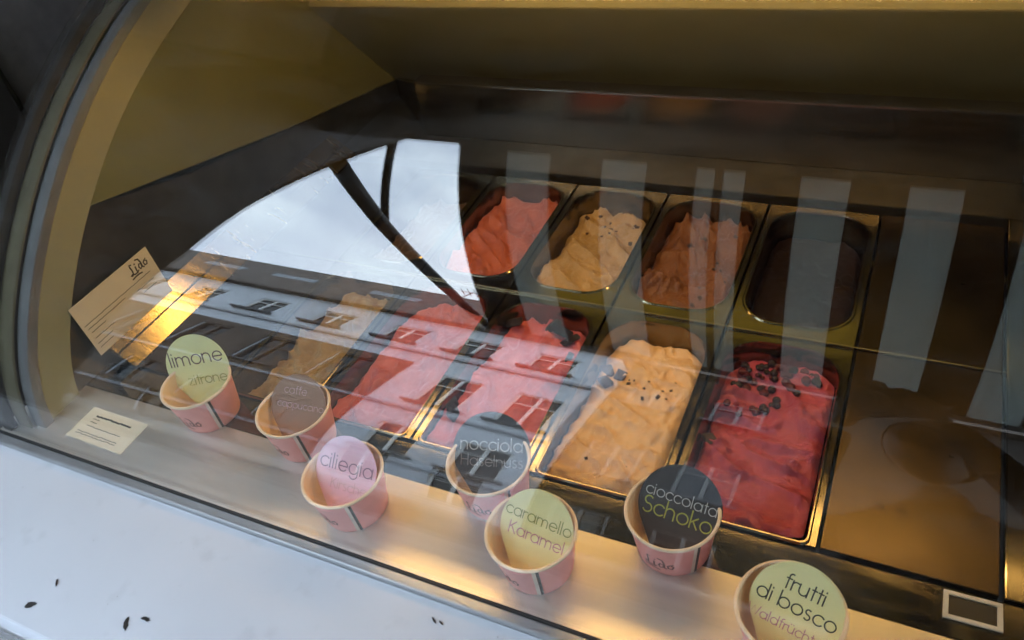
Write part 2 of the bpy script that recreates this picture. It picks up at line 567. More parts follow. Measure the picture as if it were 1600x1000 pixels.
def pan_mesh(front):
    """rim plate, lip and tapered well of one pan; origin at the front left corner of its cell"""
    g = 0.0016
    of = 0.0035 if front else 0.026
    rf = 0.010 if front else 0.052
    hole = rrect(0.0125, PITCH - 0.0125, of, DEP - 0.017, rf, 0.052)
    n = len(hole)
    cxy = (PITCH / 2, DEP / 2)
    outer = []
    for x, y in hole:       # project every hole point outwards onto the plate's rectangle
        dx, dy = x - cxy[0], y - cxy[1]
        s = min((PITCH / 2 - g) / abs(dx) if dx else 9, (DEP / 2 - g) / abs(dy) if dy else 9)
        outer.append([cxy[0] + dx * s, cxy[1] + dy * s])
    for cx_, cy_ in ((g, g), (PITCH - g, g), (g, DEP - g), (PITCH - g, DEP - g)):   # square the corners off
        k = min(range(n), key=lambda i: (outer[i][0] - cx_) ** 2 + (outer[i][1] - cy_) ** 2)
        outer[k] = [cx_, cy_]

    def shrink(d, z):
        return [(cxy[0] + (x - cxy[0]) * (1 - d / (PITCH / 2)), cxy[1] + (y - cxy[1]) * (1 - d / (DEP / 2)), z) for x, y in hole]
    rings = [[(x, y, -0.016) for x, y in outer], [(x, y, -0.0012) for x, y in outer],
             [(a[0] * 0.94 + b[0] * 0.06, a[1] * 0.94 + b[1] * 0.06, 0.0004) for a, b in zip(outer, hole)],
             shrink(-0.004, 0.0004), shrink(-0.002, 0.0022), shrink(0.0, 0.0022), shrink(0.0015, -0.001),
             shrink(0.006, -0.06), shrink(0.011, -0.118), shrink(0.030, -0.122)]
    v = [p for r in rings for p in r]
    f = []
    for i in range(len(rings) - 1):
        for k in range(n):
            f.append((i * n + k, i * n + (k + 1) % n, (i + 1) * n + (k + 1) % n, (i + 1) * n + k))
    f.append(tuple((len(rings) - 1) * n + k for k in range(n)))
    return v, f, hole


def fract(x, y, z, o=5):
    return noise.fractal(Vector((x, y, z)), 0.9, 2.1, o)


def gelato_mesh(front, level, heap, seed, rough, stroke, tilt=0.0, amp=1.0):
    """A scooped, smeared surface clipped to the pan's opening. level: mean height, heap: how far the back is piled up."""
    of = 0.0035 if front else 0.026
    rf = 0.010 if front else 0.052
    x0, x1, y0, y1 = 0.0165, PITCH - 0.0165, of + 0.003, DEP - 0.021
    rb = 0.050
    nx, ny = 84, 150
    v, f = [], []
    lvl = []
    for j in range(ny + 1):
        for i in range(nx + 1):
            u, w = i / nx, j / ny
            y = y0 + (y1 - y0) * w
            # narrow the row inside the rounded corners
            ins = 0.0
            if y < y0 + rf:
                ins = rf - math.sqrt(max(0, rf * rf - (y0 + rf - y) ** 2))
            if y > y1 - rb:
                ins = max(ins, rb - math.sqrt(max(0, rb * rb - (y - y1 + rb) ** 2)))
            x = x0 + ins + (x1 - x0 - 2 * ins) * u
            sx, sy = x * 26 + seed * 7.3, y * 26
            wob = fract(sx * .55, sy * .55, seed, 3)
            # spatula strokes: ridges that run along the pan, bent by noise
            ph = (x * math.cos(stroke) + y * math.sin(stroke)) * 74 + wob * 2.6
            ridge = (abs(math.sin(ph)) ** 0.55) * 0.5 + (abs(math.sin(ph * .37 + 1.3 + wob)) ** 0.7) * 0.8
            big = fract(x * 9 + seed, y * 9, seed * 1.7, 3)
            fine = fract(x * 120, y * 55, seed * 3.1, 4)
            crag = max(0, fract(x * 17 + 5, y * 14, seed * 2.3, 4) - .15) ** 1.1
            h = level + heap * (1 - w) ** 1.3 * (0.8 + .25 * big) + tilt * (u - .5)
            wx, wy = x + 0.010 * wob, y + 0.012 * big
            ca, sa = math.cos(stroke), math.sin(stroke)
            p_, q_ = wx * ca + wy * sa, -wx * sa + wy * ca
            fold = 1 - abs(noise.noise(Vector((p_ * 26 + seed, q_ * 10, seed * .7)))) * 2.2
            lip = 1 - abs(noise.noise(Vector((p_ * 62 + 9, q_ * 34 + seed, seed)))) * 2.4
            scrape = noise.noise(Vector((p_ * 330, q_ * 24, seed)))
            h += amp * 0.0045 * (ridge - .6) + (0.0065 + 0.0065 * min(1, w * 1.5)) * amp * (max(0, fold) ** 2.2 - .3) + amp * 0.0042 * max(0, lip) ** 3 * (0.4 + max(0, crag * 4))
            h += rough * (0.0026 * fine + 0.008 * crag + 0.0007 * scrape) + 0.010 * amp * big
            e = min(u, 1 - u) * (x1 - x0 - 2 * ins)
            e = min(e, y - y0, y1 - y)
            h -= 0.010 * max(0, 1 - e / 0.012) ** 2
            h = min(h, 0.016)
            v.append((x, y, h))
    for j in range(ny):
        for i in range(nx):
            a = j * (nx + 1) + i
            f.append((a, a + 1, a + nx + 2, a + nx + 1))
    return v, f


def gel_mat(name, c, c2, rough=0.45, vs_=34, streak=True):
    return mat(name, c, rough, 0, 0.1, vs_, 0.5, 620, (1, 0.55, 1), 0.1, c2, 0.4, 0.0, 7.0)


FRONT_PAN = pan_mesh(True)
REAR_PAN = pan_mesh(False)
pan_me = {}
for key, pm in ((True, FRONT_PAN), (False, REAR_PAN)):
    me = bpy.data.meshes.new("pan_well")
    me.from_pydata(pm[0], [], pm[1])
    me.update()
    bm = bmesh.new()
    bm.from_mesh(me)
    bmesh.ops.recalc_face_normals(bm, faces=bm.faces)
    for e in bm.edges:
        e.smooth = len(e.link_faces) < 2 or e.calc_face_angle(0) < 0.5
    for fc in bm.faces:
        fc.smooth = True
    bm.to_mesh(me)
    bm.free()
    me.materials.append(M_PAN)
    pan_me[key] = me
pan_handle = None


def place_pan(k, row, label):
    t = thing("ice_cream_pan", label, "pan", (k * PITCH, row * DEP + 0.0003 * row, 0), 0, "steel ice cream pans in two rows")
    o = bpy.data.objects.new("pan_well", pan_me[row == 0])
    link(o, t)
    return t


def place_gelato(k, row, name, label, m, level, heap, seed, rough=1.0, stroke=0.0, tilt=0.0, amp=0.95):
    v, f = gelato_mesh(row == 0, level, heap, seed, rough, stroke, tilt, amp)
    o = pymesh(name, v, f, m, None, True)
    o.location = (k * PITCH, row * DEP + 0.0003 * row, 0)
    tag(o, label, "ice cream", "ice creams in the steel pans")
    # height lookup for toppings
    a = np.array(v)

    def h(x, y):
        i = np.argmin((a[:, 0] - x) ** 2 + (a[:, 1] - y) ** 2)
        return float(a[i, 2])
    return h, o.location


M_STRAW = gel_mat("strawberry_ice", (0.42, 0.070, 0.070), (0.56, 0.145, 0.145))
M_RED = gel_mat("cherry_ice", (0.46, 0.065, 0.078), (0.61, 0.145, 0.16))
M_RASP = gel_mat("raspberry_ice", (0.34, 0.035, 0.064), (0.48, 0.085, 0.125))
M_CARA = gel_mat("caramel_ice", (0.72, 0.47, 0.25), (0.80, 0.58, 0.36))
M_CREAM = gel_mat("cream_ice", (0.36, 0.235, 0.095), (0.47, 0.33, 0.17))
M_NUT = gel_mat("hazelnut_ice", (0.15, 0.058, 0.026), (0.22, 0.095, 0.045))
M_CHOC = gel_mat("dark_chocolate_ice", (0.006, 0.0012, 0.0016), (0.011, 0.0028, 0.0034), 0.6)
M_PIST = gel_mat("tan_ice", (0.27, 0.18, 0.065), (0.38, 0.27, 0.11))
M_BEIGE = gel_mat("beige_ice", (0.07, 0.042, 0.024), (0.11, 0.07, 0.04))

place_pan(2, 0, "steel pan in the front row holding dark pink raspberry ice cream with berries")
H_RASP, L_RASP = place_gelato(2, 0, "raspberry_ice_cream", "dark pink raspberry ice cream with berries piled at its back", M_RASP, -0.030, 0.03, 3, 1.1, 1.2, 0.012)
place_pan(1, 0, "steel pan in the front row holding pale caramel ice cream with chocolate pieces")
H_CARA, L_CARA = place_gelato(1, 0, "caramel_ice_cream", "pale caramel ice cream with chocolate pieces in the front row", M_CARA, -0.033, 0.034, 11, 1.0, 1.0, 0.006, 0.8)
place_pan(0, 0, "steel pan in the front row holding bright red ice cream with dark cookie pieces")
H_RED, L_RED = place_gelato(0, 0, "cherry_ice_cream", "bright red ice cream with dark cookie pieces between caramel and plain red", M_RED, -0.034, 0.028, 21, 1.0, 0.3)
place_pan(-1, 0, "steel pan in the front row holding plain red ice cream with no topping")
place_gelato(-1, 0, "strawberry_ice_cream", "plain red strawberry ice cream with no topping in the front row", M_STRAW, -0.034, 0.026, 31, 1.3, 0.4)
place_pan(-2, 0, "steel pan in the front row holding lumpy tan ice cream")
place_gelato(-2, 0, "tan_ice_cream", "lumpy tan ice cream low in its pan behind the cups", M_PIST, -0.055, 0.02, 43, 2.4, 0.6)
place_pan(2, 1, "steel pan in the rear row holding almost black chocolate ice cream")
H_CHOC, L_CHOC = place_gelato(2, 1, "chocolate_ice_cream", "almost black chocolate ice cream in the rear row", M_CHOC, -0.046, 0.006, 53, 0.3, 0.3, 0.0, 0.3)
place_pan(1, 1, "steel pan in the rear row holding nut brown ice cream")
H_NUT, L_NUT = place_gelato(1, 1, "hazelnut_ice_cream", "nut brown ice cream in the rear row next to the chocolate", M_NUT, -0.038, 0.02, 61, 1.3, 0.2)
place_pan(0, 1, "steel pan in the rear row holding cream coloured ice cream with chips")
H_CREAM, L_CREAM = place_gelato(0, 1, "cream_ice_cream", "cream coloured ice cream with dark chips in the rear row", M_CREAM, -0.042, 0.03, 71, 1.2, 0.9)
place_pan(-1, 1, "steel pan in the rear row holding salmon red ice cream")
place_gelato(-1, 1, "salmon_ice_cream", "smooth salmon red ice cream in the rear row", gel_mat("salmon_ice", (0.33, 0.075, 0.045), (0.46, 0.13, 0.085)), -0.036, 0.024, 83, 1.0, 0.7)
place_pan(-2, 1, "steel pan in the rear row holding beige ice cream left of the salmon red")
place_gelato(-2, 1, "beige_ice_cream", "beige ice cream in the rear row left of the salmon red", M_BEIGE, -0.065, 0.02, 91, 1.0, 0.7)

# flat covers on the end cells
def cover(k, row, label):
    t = thing("pan_cover", label, "cover", (k * PITCH, row * (DEP + 0.0003), 0), 0, "flat steel covers over the end cells")
    bm = bx(bmesh.new(), 0.0022, PITCH - 0.0022, 0.002, DEP - 0.002, -0.014, 0.0012, 0.0012)
    obj("cover_plate", bm, M_COVER, t)
    if row == 0 and k == 3:
        b2 = bmesh.new()
        for dx in (0.055, 0.079):
            ring = [(0.0001, 0.0014), (0.0060, 0.0014), (0.0075, 0.00125)]
            c = bmesh.new()
            lathe(c, ring, 20)
            bmesh.ops.translate(c, verts=c.verts, vec=(dx, 0.075, 0))
            me = bpy.data.meshes.new("x")
            c.to_mesh(me)
            c.free()
            b2.from_mesh(me)
            bpy.data.meshes.remove(me)
        obj("finger_dimple", b2, mat("cover_worn_spot", (0.085, 0.062, 0.036), 0.4, 0.9), t, True)
    return t


cover(3, 0, "flat worn steel cover in the front row at the right end")
cover(3, 1, "flat worn steel cover in the rear row at the right end")
cover(-3, 0, "flat steel cover in the front row behind the limone cup")
cover(-3, 1, "flat steel cover in the rear row nearest the left wall")

# ------------------------------------------------------------------ toppings
M_BERRY = mat("berry_skin", (0.018, 0.006, 0.012), 0.25, 0, 0.5, 200, 0.4, 500)
M_BERRYR = mat("berry_skin_red", (0.10, 0.008, 0.012), 0.25, 0, 0.5, 200, 0.4, 500)
M_CHUNK = mat("chocolate_piece", (0.045, 0.020, 0.014), 0.45, 0, 0.3, 150, 0.3, 300)
M_COOKIE = mat("dark_cookie", (0.025, 0.016, 0.014), 0.6, 0, 0.4, 150, 0.5, 300)


def berry_mesh(seed):
    bm = bmesh.new()
    bmesh.ops.create_icosphere(bm, subdivisions=2, radius=1)
    for v in bm.verts:
        v.co *= 1 + 0.10 * noise.noise(v.co * 2.3 + Vector((seed, 0, 0)))
        v.co.z *= 0.86
    me = bpy.data.meshes.new("berry")
    bm.to_mesh(me)
    bm.free()
    smooth(me)
    return me


def chunk_mesh(seed):
    rnd = random.Random(seed)
    bm = bmesh.new()
    bx(bm, -1, 1, -0.8, 0.8, -0.45, 0.45)
    for v in bm.verts:
        v.co += Vector((rnd.uniform(-.3, .3), rnd.uniform(-.3, .3), rnd.uniform(-.12, .12)))
    bmesh.ops.bevel(bm, geom=bm.edges[:], offset=0.12, segments=2, affect='EDGES')
    bmesh.ops.recalc_face_normals(bm, faces=bm.faces)
    me = bpy.data.meshes.new("chunk")
    bm.to_mesh(me)
    bm.free()
    return me


berries = []
for s in range(4):
    me = berry_mesh(s * 3.1)
    me.materials.append(M_BERRY if s < 2 else M_BERRYR)
    berries.append(me)
chunks = []
for s in range(4):
    me = chunk_mesh(s + 5)
    me.materials.append(M_CHUNK)
    chunks.append(me)
cookies = []
for s in range(3):
    me = chunk_mesh(s + 25)
    me.materials.append(M_COOKIE)
    cookies.append(me)


def drop(name, me, H, L, x, y, s, label, cat, group=None, sink=0.3, rot=None):
    o = bpy.data.objects.new(name, me)
    COL.objects.link(o)
    o.location = (L.x + x, L.y + y, L.z + H(x, y) + s * (0.8 - sink))
    o.scale = (s, s, s)
    o.rotation_euler = rot or (random.uniform(-.4, .4), random.uniform(-.4, .4), random.uniform(0, 6.3))
    return tag(o, label, cat, group)


rb = random.Random(4)
for i in range(64):
    if i < 50:
        x = rb.uniform(0.036, 0.146)
        y = 0.300 - abs(rb.gauss(0, 0.022)) - 0.3 * max(0, 0.075 - x)
    else:
        x = rb.uniform(0.025, 0.10)
        y = rb.uniform(0.19, 0.26)
    drop("berry", rb.choice(berries), H_RASP, L_RASP, x, y, rb.uniform(0.0034, 0.0072), "small dark berry in the pile on the raspberry ice cream", "berry",
         "berries on the raspberry ice cream", 0.25)
drop("chocolate_chunk", chunks[0], H_RASP, L_RASP, 0.026, 0.135, 0.0085, "single dark piece at the left edge of the raspberry ice cream", "topping")
for i, (x, y, s) in enumerate([(0.030, 0.226, 0.010), (0.052, 0.222, 0.0085), (0.036, 0.200, 0.0095)]):
    drop("chocolate_chunk", chunks[i], H_CARA, L_CARA, x, y, s,
         ["square chocolate piece at the back of the three on the caramel ice cream", "reddish chocolate piece on the right of the three on the caramel ice cream",
          "chocolate piece nearest the glass of the three on the caramel ice cream"][i], "topping", "chocolate pieces on the caramel ice cream", 0.35, (0.25, 0.1, 0.5 + i))
for i in range(13):
    x, y = rb.choice([rb.uniform(0.03, 0.15), rb.gauss(0.11, 0.02)]), rb.choice([rb.uniform(0.02, 0.27), rb.gauss(0.2, 0.03)])
    drop("chocolate_chip", chunks[i % 4], H_CARA, L_CARA, x, y, rb.uniform(0.0010, 0.0034), "tiny chocolate flake on the caramel ice cream", "chip", "flakes on the caramel ice cream", 0.75)
for i, (x, y, s) in enumerate([(0.030, 0.285, 0.012), (0.118, 0.285, 0.014), (0.135, 0.270, 0.012), (0.098, 0.290, 0.012), (0.040, 0.06, 0.012), (0.028, 0.075, 0.010), (0.145, 0.235, 0.008)]):
    lb = ["dark cookie piece at the rear left corner of the bright red ice cream", "largest dark cookie piece at the rear of the bright red ice cream", "dark cookie piece at the rear right of the bright red ice cream",
          "dark cookie piece in the rear middle of the bright red ice cream", "dark cookie piece near the front of the bright red ice cream beside the nocciola cup",
          "smaller cookie piece at the front left edge of the bright red ice cream", "smallest cookie piece at the right edge of the bright red ice cream"][i]
    drop("cookie_piece", cookies[i % 3], H_RED, L_RED, x, y, s, lb, "cookie", "cookie pieces in the bright red ice cream", 0.3,
         (rb.uniform(-.9, .9), rb.uniform(-.9, .9), rb.uniform(0, 6)))
for i in range(15):
    x, y = rb.uniform(0.035, 0.15), 0.265 + rb.gauss(0, 0.018)
    drop("chocolate_chip", chunks[i % 4], H_CREAM, L_CREAM, x, y, rb.uniform(0.0014, 0.0042), "small dark chip on the cream coloured ice cream", "chip", "chips on the cream coloured ice cream", 0.65)
for i in range(12):
    x, y = rb.uniform(0.06, 0.15), rb.uniform(0.05, 0.27)
    drop("chocolate_chip", chunks[i % 4], H_NUT, L_NUT, x, y, rb.uniform(0.002, 0.004), "dark crumb on the nut brown ice cream", "chip", "crumbs on the nut brown ice cream", 0.4)
drop("chocolate_lump", cookies[1], H_CHOC, L_CHOC, 0.105, 0.055, 0.016, "dark lump at the front of the chocolate ice cream", "topping", None, 0.5, (0.1, 0, 0.3))

# ------------------------------------------------------------------ stroke lettering (thin geometric letters)
def arc(cx, cy_, r, a0, a1, n=14, ry=None):
    ry = ry or r
    return [(cx + r * math.cos(R(a0 + (a1 - a0) * i / n)), cy_ + ry * math.sin(R(a0 + (a1 - a0) * i / n))) for i in range(n + 1)]


O = arc(.5, .5, .5, 0, 360, 22)
GLYPH = {
    'a': ([O, [(1, 0), (1, 1)]], 1.28), 'b': ([O, [(0, 0), (0, 1.55)]], 1.24), 'c': ([arc(.5, .5, .5, 42, 318)], 1.08),
    'd': ([O, [(1, 0), (1, 1.55)]], 1.28), 'e': ([[(0, .5), (1, .5)] + arc(.5, .5, .5, 0, 318)], 1.22),
    'f': ([[(.2, 0), (.2, 1.25)] + arc(.45, 1.25, .25, 180, 70, 6), [(0, 1), (.48, 1)]], .66),
    'g': ([O, [(1, 1), (1, -.05)] + arc(.55, -.05, .45, 0, -150, 10)], 1.28),
    'h': ([[(0, 0), (0, 1.55)], arc(.4, .58, .4, 180, 0, 10) + [(.8, 0)]], 1.08), 'i': ([[(.02, 0), (.02, 1)], [(.02, 1.3), (.02, 1.38)]], .34),
    'k': ([[(0, 0), (0, 1.55)], [(.62, 1), (.03, .5)], [(.22, .66), (.68, 0)]], .92), 'l': ([[(.02, 0), (.02, 1.55)]], .34),
    'm': ([[(0, 0), (0, 1)], arc(.35, .6, .35, 180, 0, 10) + [(.7, 0)], arc(1.05, .6, .35, 180, 0, 10) + [(1.4, 0)]], 1.7),
    'n': ([[(0, 0), (0, 1)], arc(.4, .58, .4, 180, 0, 10) + [(.8, 0)]], 1.1), 'o': ([O], 1.22), 'p': ([O, [(0, 1), (0, -.5)]], 1.24),
    'r': ([[(0, 0), (0, 1)], arc(.36, .58, .36, 180, 60, 8)], .66),
    's': ([arc(.3, .76, .24, 50, 250, 10) + arc(.3, .25, .26, 80, -140, 10)], .82),
    't': ([[(.2, 0), (.2, 1.4)], [(0, 1), (.44, 1)]], .6), 'u': ([[(0, 1), (0, .42)] + arc(.4, .42, .4, 180, 360, 10) + [(.8, 1)], [(.8, 1), (.8, 0)]], 1.1),
    'z': ([[(.02, 1), (.72, 1), (0, 0), (.74, 0)]], .95), 'ü': ([[(0, 1), (0, .42)] + arc(.4, .42, .4, 180, 360, 10) + [(.8, 1)], [(.8, 1), (.8, 0)], [(.22, 1.28), (.22, 1.36)], [(.58, 1.28), (.58, 1.36)]], 1.1),
    'K': ([[(0, 0), (0, 1.5)], [(.78, 1.5), (.03, .72)], [(.22, .9), (.88, 0)]], 1.1), 'H': ([[(0, 0), (0, 1.5)], [(.95, 0), (.95, 1.5)], [(0, .8), (.95, .8)]], 1.25),
    'S': ([arc(.42, 1.12, .36, 40, 260, 12) + arc(.42, .38, .40, 80, -150, 12)], 1.05), 'W': ([[(0, 1.5), (.42, 0), (.85, 1.35), (1.28, 0), (1.7, 1.5)]], 1.9),
    'Z': ([[(.02, 1.5), (.9, 1.5), (0, 0), (.92, 0)]], 1.15), 'C': ([arc(.72, .75, .75, 42, 318)], 1.4), 'P': ([[(0, 0), (0, 1.5), (.45, 1.5)] + arc(.45, 1.12, .38, 90, -90, 10) + [(0, .74)]], 1.0),
    ' ': ([], .5),
}
# handwritten shop mark: a looped L, then i d o with a long stroke under it
SCRIPT = [[(.55, 1.5), (.36, 1.62), (.30, 1.3), (.36, .8), (.30, .3), (.05, .06), (-.1, .2), (.1, .28), (.45, .05), (.9, .04)],
          [(.92, .9), (.86, .3), (.95, .1), (1.1, .2)], [(.98, 1.25), (1.0, 1.32)],
          [(1.72, .75), (1.45, .9), (1.3, .5), (1.42, .15), (1.66, .3), (1.78, .9), (1.66, 1.55), (1.3, 1.7)], [(1.78, .9), (1.74, .25), (1.9, .1)],
          [(2.3, .85), (2.05, .65), (2.1, .2), (2.4, .15), (2.55, .55), (2.3, .85), (2.5, .95)], [(-.1, -.35), (.4, -.25), (1.0, -.28), (1.3, -.38)]]


def text_strokes(s, track=0.0):
    out, x = [], 0.0
    for ch in s:
        st, adv = GLYPH[ch]
        out += [[(px + x, py) for px, py in l] for l in st]
        x += adv + track
    return out, x - 0.2


def ribbons(strokes, width, mapf, lift=0.0004):
    """flat strokes of given width; mapf(x, y, lift) -> 3-D point"""
    v, f = [], []
    for l in strokes:
        n = len(l)
        base = len(v)
        closed = n > 3 and abs(l[0][0] - l[-1][0]) + abs(l[0][1] - l[-1][1]) < 1e-4
        for i, (x, y) in enumerate(l):
            a = l[i - 1] if i else (l[-2] if closed else l[0])
            b = l[i + 1] if i < n - 1 else (l[1] if closed else l[-1])
            dx, dy = b[0] - a[0], b[1] - a[1]
            q = math.hypot(dx, dy) or 1
            nx_, ny_ = -dy / q * width / 2, dx / q * width / 2
            ex = ey = 0
            if not closed and i in (0, n - 1):
                sg = -1 if i == 0 else 1
                ex, ey = sg * dx / q * width * .35, sg * dy / q * width * .35
            v.append(mapf(x + nx_ + ex, y + ny_ + ey, lift))
            v.append(mapf(x - nx_ + ex, y - ny_ + ey, lift))
        for i in range(n - 1):
            f.append((base + 2 * i, base + 2 * i + 1, base + 2 * i + 3, base + 2 * i + 2))
    return v, f


# ------------------------------------------------------------------ paper cups
CUP_R, CUP_B, CUP_H = 0.0525, 0.0420, 0.0660
M_CUPOUT = mat("cup_pink_outside", (0.86, 0.38, 0.35), 0.5, 0, 0.06, 25, 0.03, 200)
M_CUPIN = mat("cup_cream_inside", (0.80, 0.60, 0.36), 0.55, 0, 0.04, 25)
M_CUPRIM = mat("cup_rim_paper", (0.82, 0.68, 0.52), 0.5, 0, 0.03, 25)
M_SEAM = mat("cup_seam_dark", (0.05, 0.045, 0.04), 0.6, 0, 0.2, 50)
M_SEAMW = mat("cup_seam_pale", (0.75, 0.66, 0.58), 0.6, 0, 0.1, 50)
M_LOGO = mat("cup_logo_brown", (0.24, 0.10, 0.09), 0.6, 0, 0.2, 50)


def wall_r(z):
    return CUP_B + (CUP_R - 0.0012 - CUP_B) * z / CUP_H


def build_cup():
    P_ = {}
    bm = bmesh.new()
    lathe(bm, [(CUP_B - 0.004, 0.0010), (CUP_B, 0.0), (CUP_B + .0004, 0.003), (wall_r(CUP_H * .5), CUP_H * .5), (wall_r(CUP_H - .002), CUP_H - .002)], 56)
    P_['cup_wall'] = (bm, M_CUPOUT, True)
    bm = bmesh.new()
    r = lathe(bm, [(wall_r(CUP_H - .002) - .0008, CUP_H - .002), (wall_r(.012) - .0008, 0.012), (CUP_B - .003, 0.006), (CUP_B - .012, 0.0055)], 56)
    bm.faces.new(r[-1])
    P_['cup_inside'] = (bm, M_CUPIN, True)
    bm = bmesh.new()
    n, k = 64, 10
    rr = 0.0021
    lathe(bm, [(CUP_R - 0.0012 + rr * math.cos(2 * math.pi * i / k), CUP_H - .001 + rr * math.sin(2 * math.pi * i / k)) for i in range(k + 1)], n)
    bmesh.ops.remove_doubles(bm, verts=bm.verts, dist=1e-6)
    P_['cup_rim'] = (bm, M_CUPRIM, True)

    def on_wall(ang, s):
        def f(x, y, lift):
            z = CUP_H * 0.36 + y * s
            rad = wall_r(z) + lift
            t = ang + x * s / rad
            return (rad * math.cos(t), rad * math.sin(t), z)
        return f
    seam, seamw = [], []
    for st, lst, w in ((0.0, seam, 0.0034), (-0.0040, seamw, 0.0042)):
        v, f = ribbons([[(st, z) for z in np.linspace(-0.0225, 0.038, 9)]], w, on_wall(0, 1.0), 0.0005 if w < .004 else 0.00045)
        lst += [v, f]
    strokes = [[(x - 1.2, y - .6) for x, y in l] for l in SCRIPT]
    v, f = ribbons(strokes, 0.15, on_wall(R(-56), 0.0135), 0.0004)
    return P_, seam, seamw, (v, f)


CP, SEAM, SEAMW, LOGO = build_cup()
cup_meshes = []
for nm, (bm, m, sm) in CP.items():
    bmesh.ops.recalc_face_normals(bm, faces=bm.faces)
    me = bpy.data.meshes.new(nm)
    bm.to_mesh(me)
    bm.free()
    if sm:
        smooth(me)
    me.materials.append(m)
    cup_meshes.append((nm, me))
for nm, (v, f), m in (("seam_stripe", SEAM, M_SEAM), ("seam_edge", SEAMW, M_SEAMW), ("printed_mark", LOGO, M_LOGO)):
    me = bpy.data.meshes.new(nm)
    me.from_pydata(v, [], f)
    me.update()
    me.materials.append(m)
    cup_meshes.append((nm, me))


def place_cup(x, y, rz, label):
    t = thing("paper_cup", label, "cup", (x, y, 0.0006), rz, "pink paper cups along the front shelf")
    for nm, me in cup_meshes:
        link(bpy.data.objects.new(nm, me), t)
    return t


def card(label, m, cup, disc_px, yaw, lean, roll, lines, rad=0.046, tip=0.064):
    """A round flavour card with a pointed foot standing in its cup. disc_px: where (in the 1600 px photo) the disc's
    centre was measured; it fixes the card's real position once its foot rests on the cup's floor."""
    nrm = Vector((math.sin(yaw) * math.cos(lean), -math.cos(yaw) * math.cos(lean), math.sin(lean)))
    W = Vector((math.cos(yaw), math.sin(yaw), 0))
    U = nrm.cross(W).normalized()
    W = U.cross(nrm).normalized()
    c, s_ = math.cos(roll), math.sin(roll)
    W, U = W * c + U * s_, U * c - W * s_
    d = (CR * ((disc_px[0] - 800) / 1234.2) + CD * ((disc_px[1] - 500) / 1234.2) + CF)
    C0 = Vector((0.549, -0.5418, 0.8224))
    tz = 0.012 if tip < 0.068 else 0.0085
    t = (tz - C0.z + U.z * tip) / d.z          # disc centre height = foot height + U.z * tip
    c3 = C0 + d * t
    foot = c3 - U * tip
    th = 0.0007
    pts = [(rad * math.cos(a), rad * math.sin(a)) for a in [R(-38 + 256 * i / 44) for i in range(45)]]
    pts += [(-rad * .46, -rad * 1.08), (-0.006, -tip), (0.006, -tip), (rad * .46, -rad * 1.08)]
    v, f = [], []
    n = len(pts)
    for zz in (-th / 2, th / 2):
        for x, y in pts:
            v.append(W * x + U * y + nrm * zz)
    f.append(tuple(range(n, 2 * n)))
    f.append(tuple(range(n))[::-1])
    for i in range(n):
        f.append((i, (i + 1) % n, n + (i + 1) % n, n + i))
    o = bpy.data.objects.new("flavour_card", None)
    COL.objects.link(o)
    o.location = c3
    tag(o, label, "card", "flavour cards standing in the paper cups")
    pymesh("card_disc", [tuple(p) for p in v], f, m, o)
    for s, h, x0, y0, ink, wt in lines:
        st, w = text_strokes(s)
        h_ = h

        def mp(x, y, lift):
            p = W * (x0 + (x - w / 2) * h_) + U * (y0 + y * h_) + nrm * (th / 2 + lift)
            return (p.x, p.y, p.z)
        v, f = ribbons(st, wt, mp, 0.0003)
        pymesh("lettering", v, f, ink, o)
    return foot


def ink(n, c):
    return mat("ink_" + n, c, 0.6, 0, 0.05, 40)


I_PLUM = ink("plum", (0.14, 0.07, 0.09))
I_OLIVE = ink("olive", (0.36, 0.33, 0.10))
I_WHITE = ink("white", (0.62, 0.62, 0.62))
I_GREY = ink("grey", (0.33, 0.30, 0.30))
I_PINK = ink("pink", (0.62, 0.25, 0.36))
I_LILAC = ink("lilac", (0.44, 0.26, 0.36))
I_PALE = ink("pale_pink", (0.72, 0.50, 0.55))
I_GREEN = ink("green", (0.42, 0.44, 0.07))
I_DARK = ink("dark", (0.06, 0.055, 0.045))
K_LIME = mat("card_lime", (0.76, 0.78, 0.42), 0.4, 0, 0.03, 20, sss=0.75)
K_YEL = mat("card_yellow", (0.92, 0.86, 0.45), 0.4, 0, 0.03, 20, sss=0.75)
K_PINK = mat("card_pink", (0.92, 0.60, 0.74), 0.4, 0, 0.03, 20, sss=0.75)
K_DARK = mat("card_charcoal", (0.045, 0.042, 0.045), 0.4, 0, 0.08, 20)
K_BROWN = mat("card_brown", (0.34, 0.20, 0.13), 0.4, 0, 0.08, 20)

BR, FR = -0.043, -0.117
cups = {
    'limone': (-0.331, BR, -28, "pink paper cup holding the lime green card"),
    'pist': (-0.148, BR, -48, "pink paper cup holding the brown card"),
    'cil': (-0.014, FR, -48, "pink paper cup holding the pale pink card"),
    'noc': (0.157, BR, -36, "pink paper cup holding the charcoal card with white and grey lettering"),
    'kar': (0.247, FR, -60, "pink paper cup holding the yellow card with pink lettering"),
    'schoko': (0.388, BR, -40, "pink paper cup holding the charcoal card with green lettering"),
    'frut': (0.527, FR, -45, "pink paper cup cut off by the bottom edge holding the yellow berry card"),
}
for k, (x, y, a, lb) in cups.items():
    place_cup(x, y, R(a), lb)
feet = {}
feet['limone'] = card("lime green round card reading limone standing in the cup beside the notice", K_LIME, 'limone', (309, 572), R(22), R(25), R(4),
                      [("limone", 0.0148, 0.001, 0.004, I_PLUM, .12), ("zitrone", 0.0105, 0.010, -0.028, I_OLIVE, .12)], rad=0.050, tip=0.070)
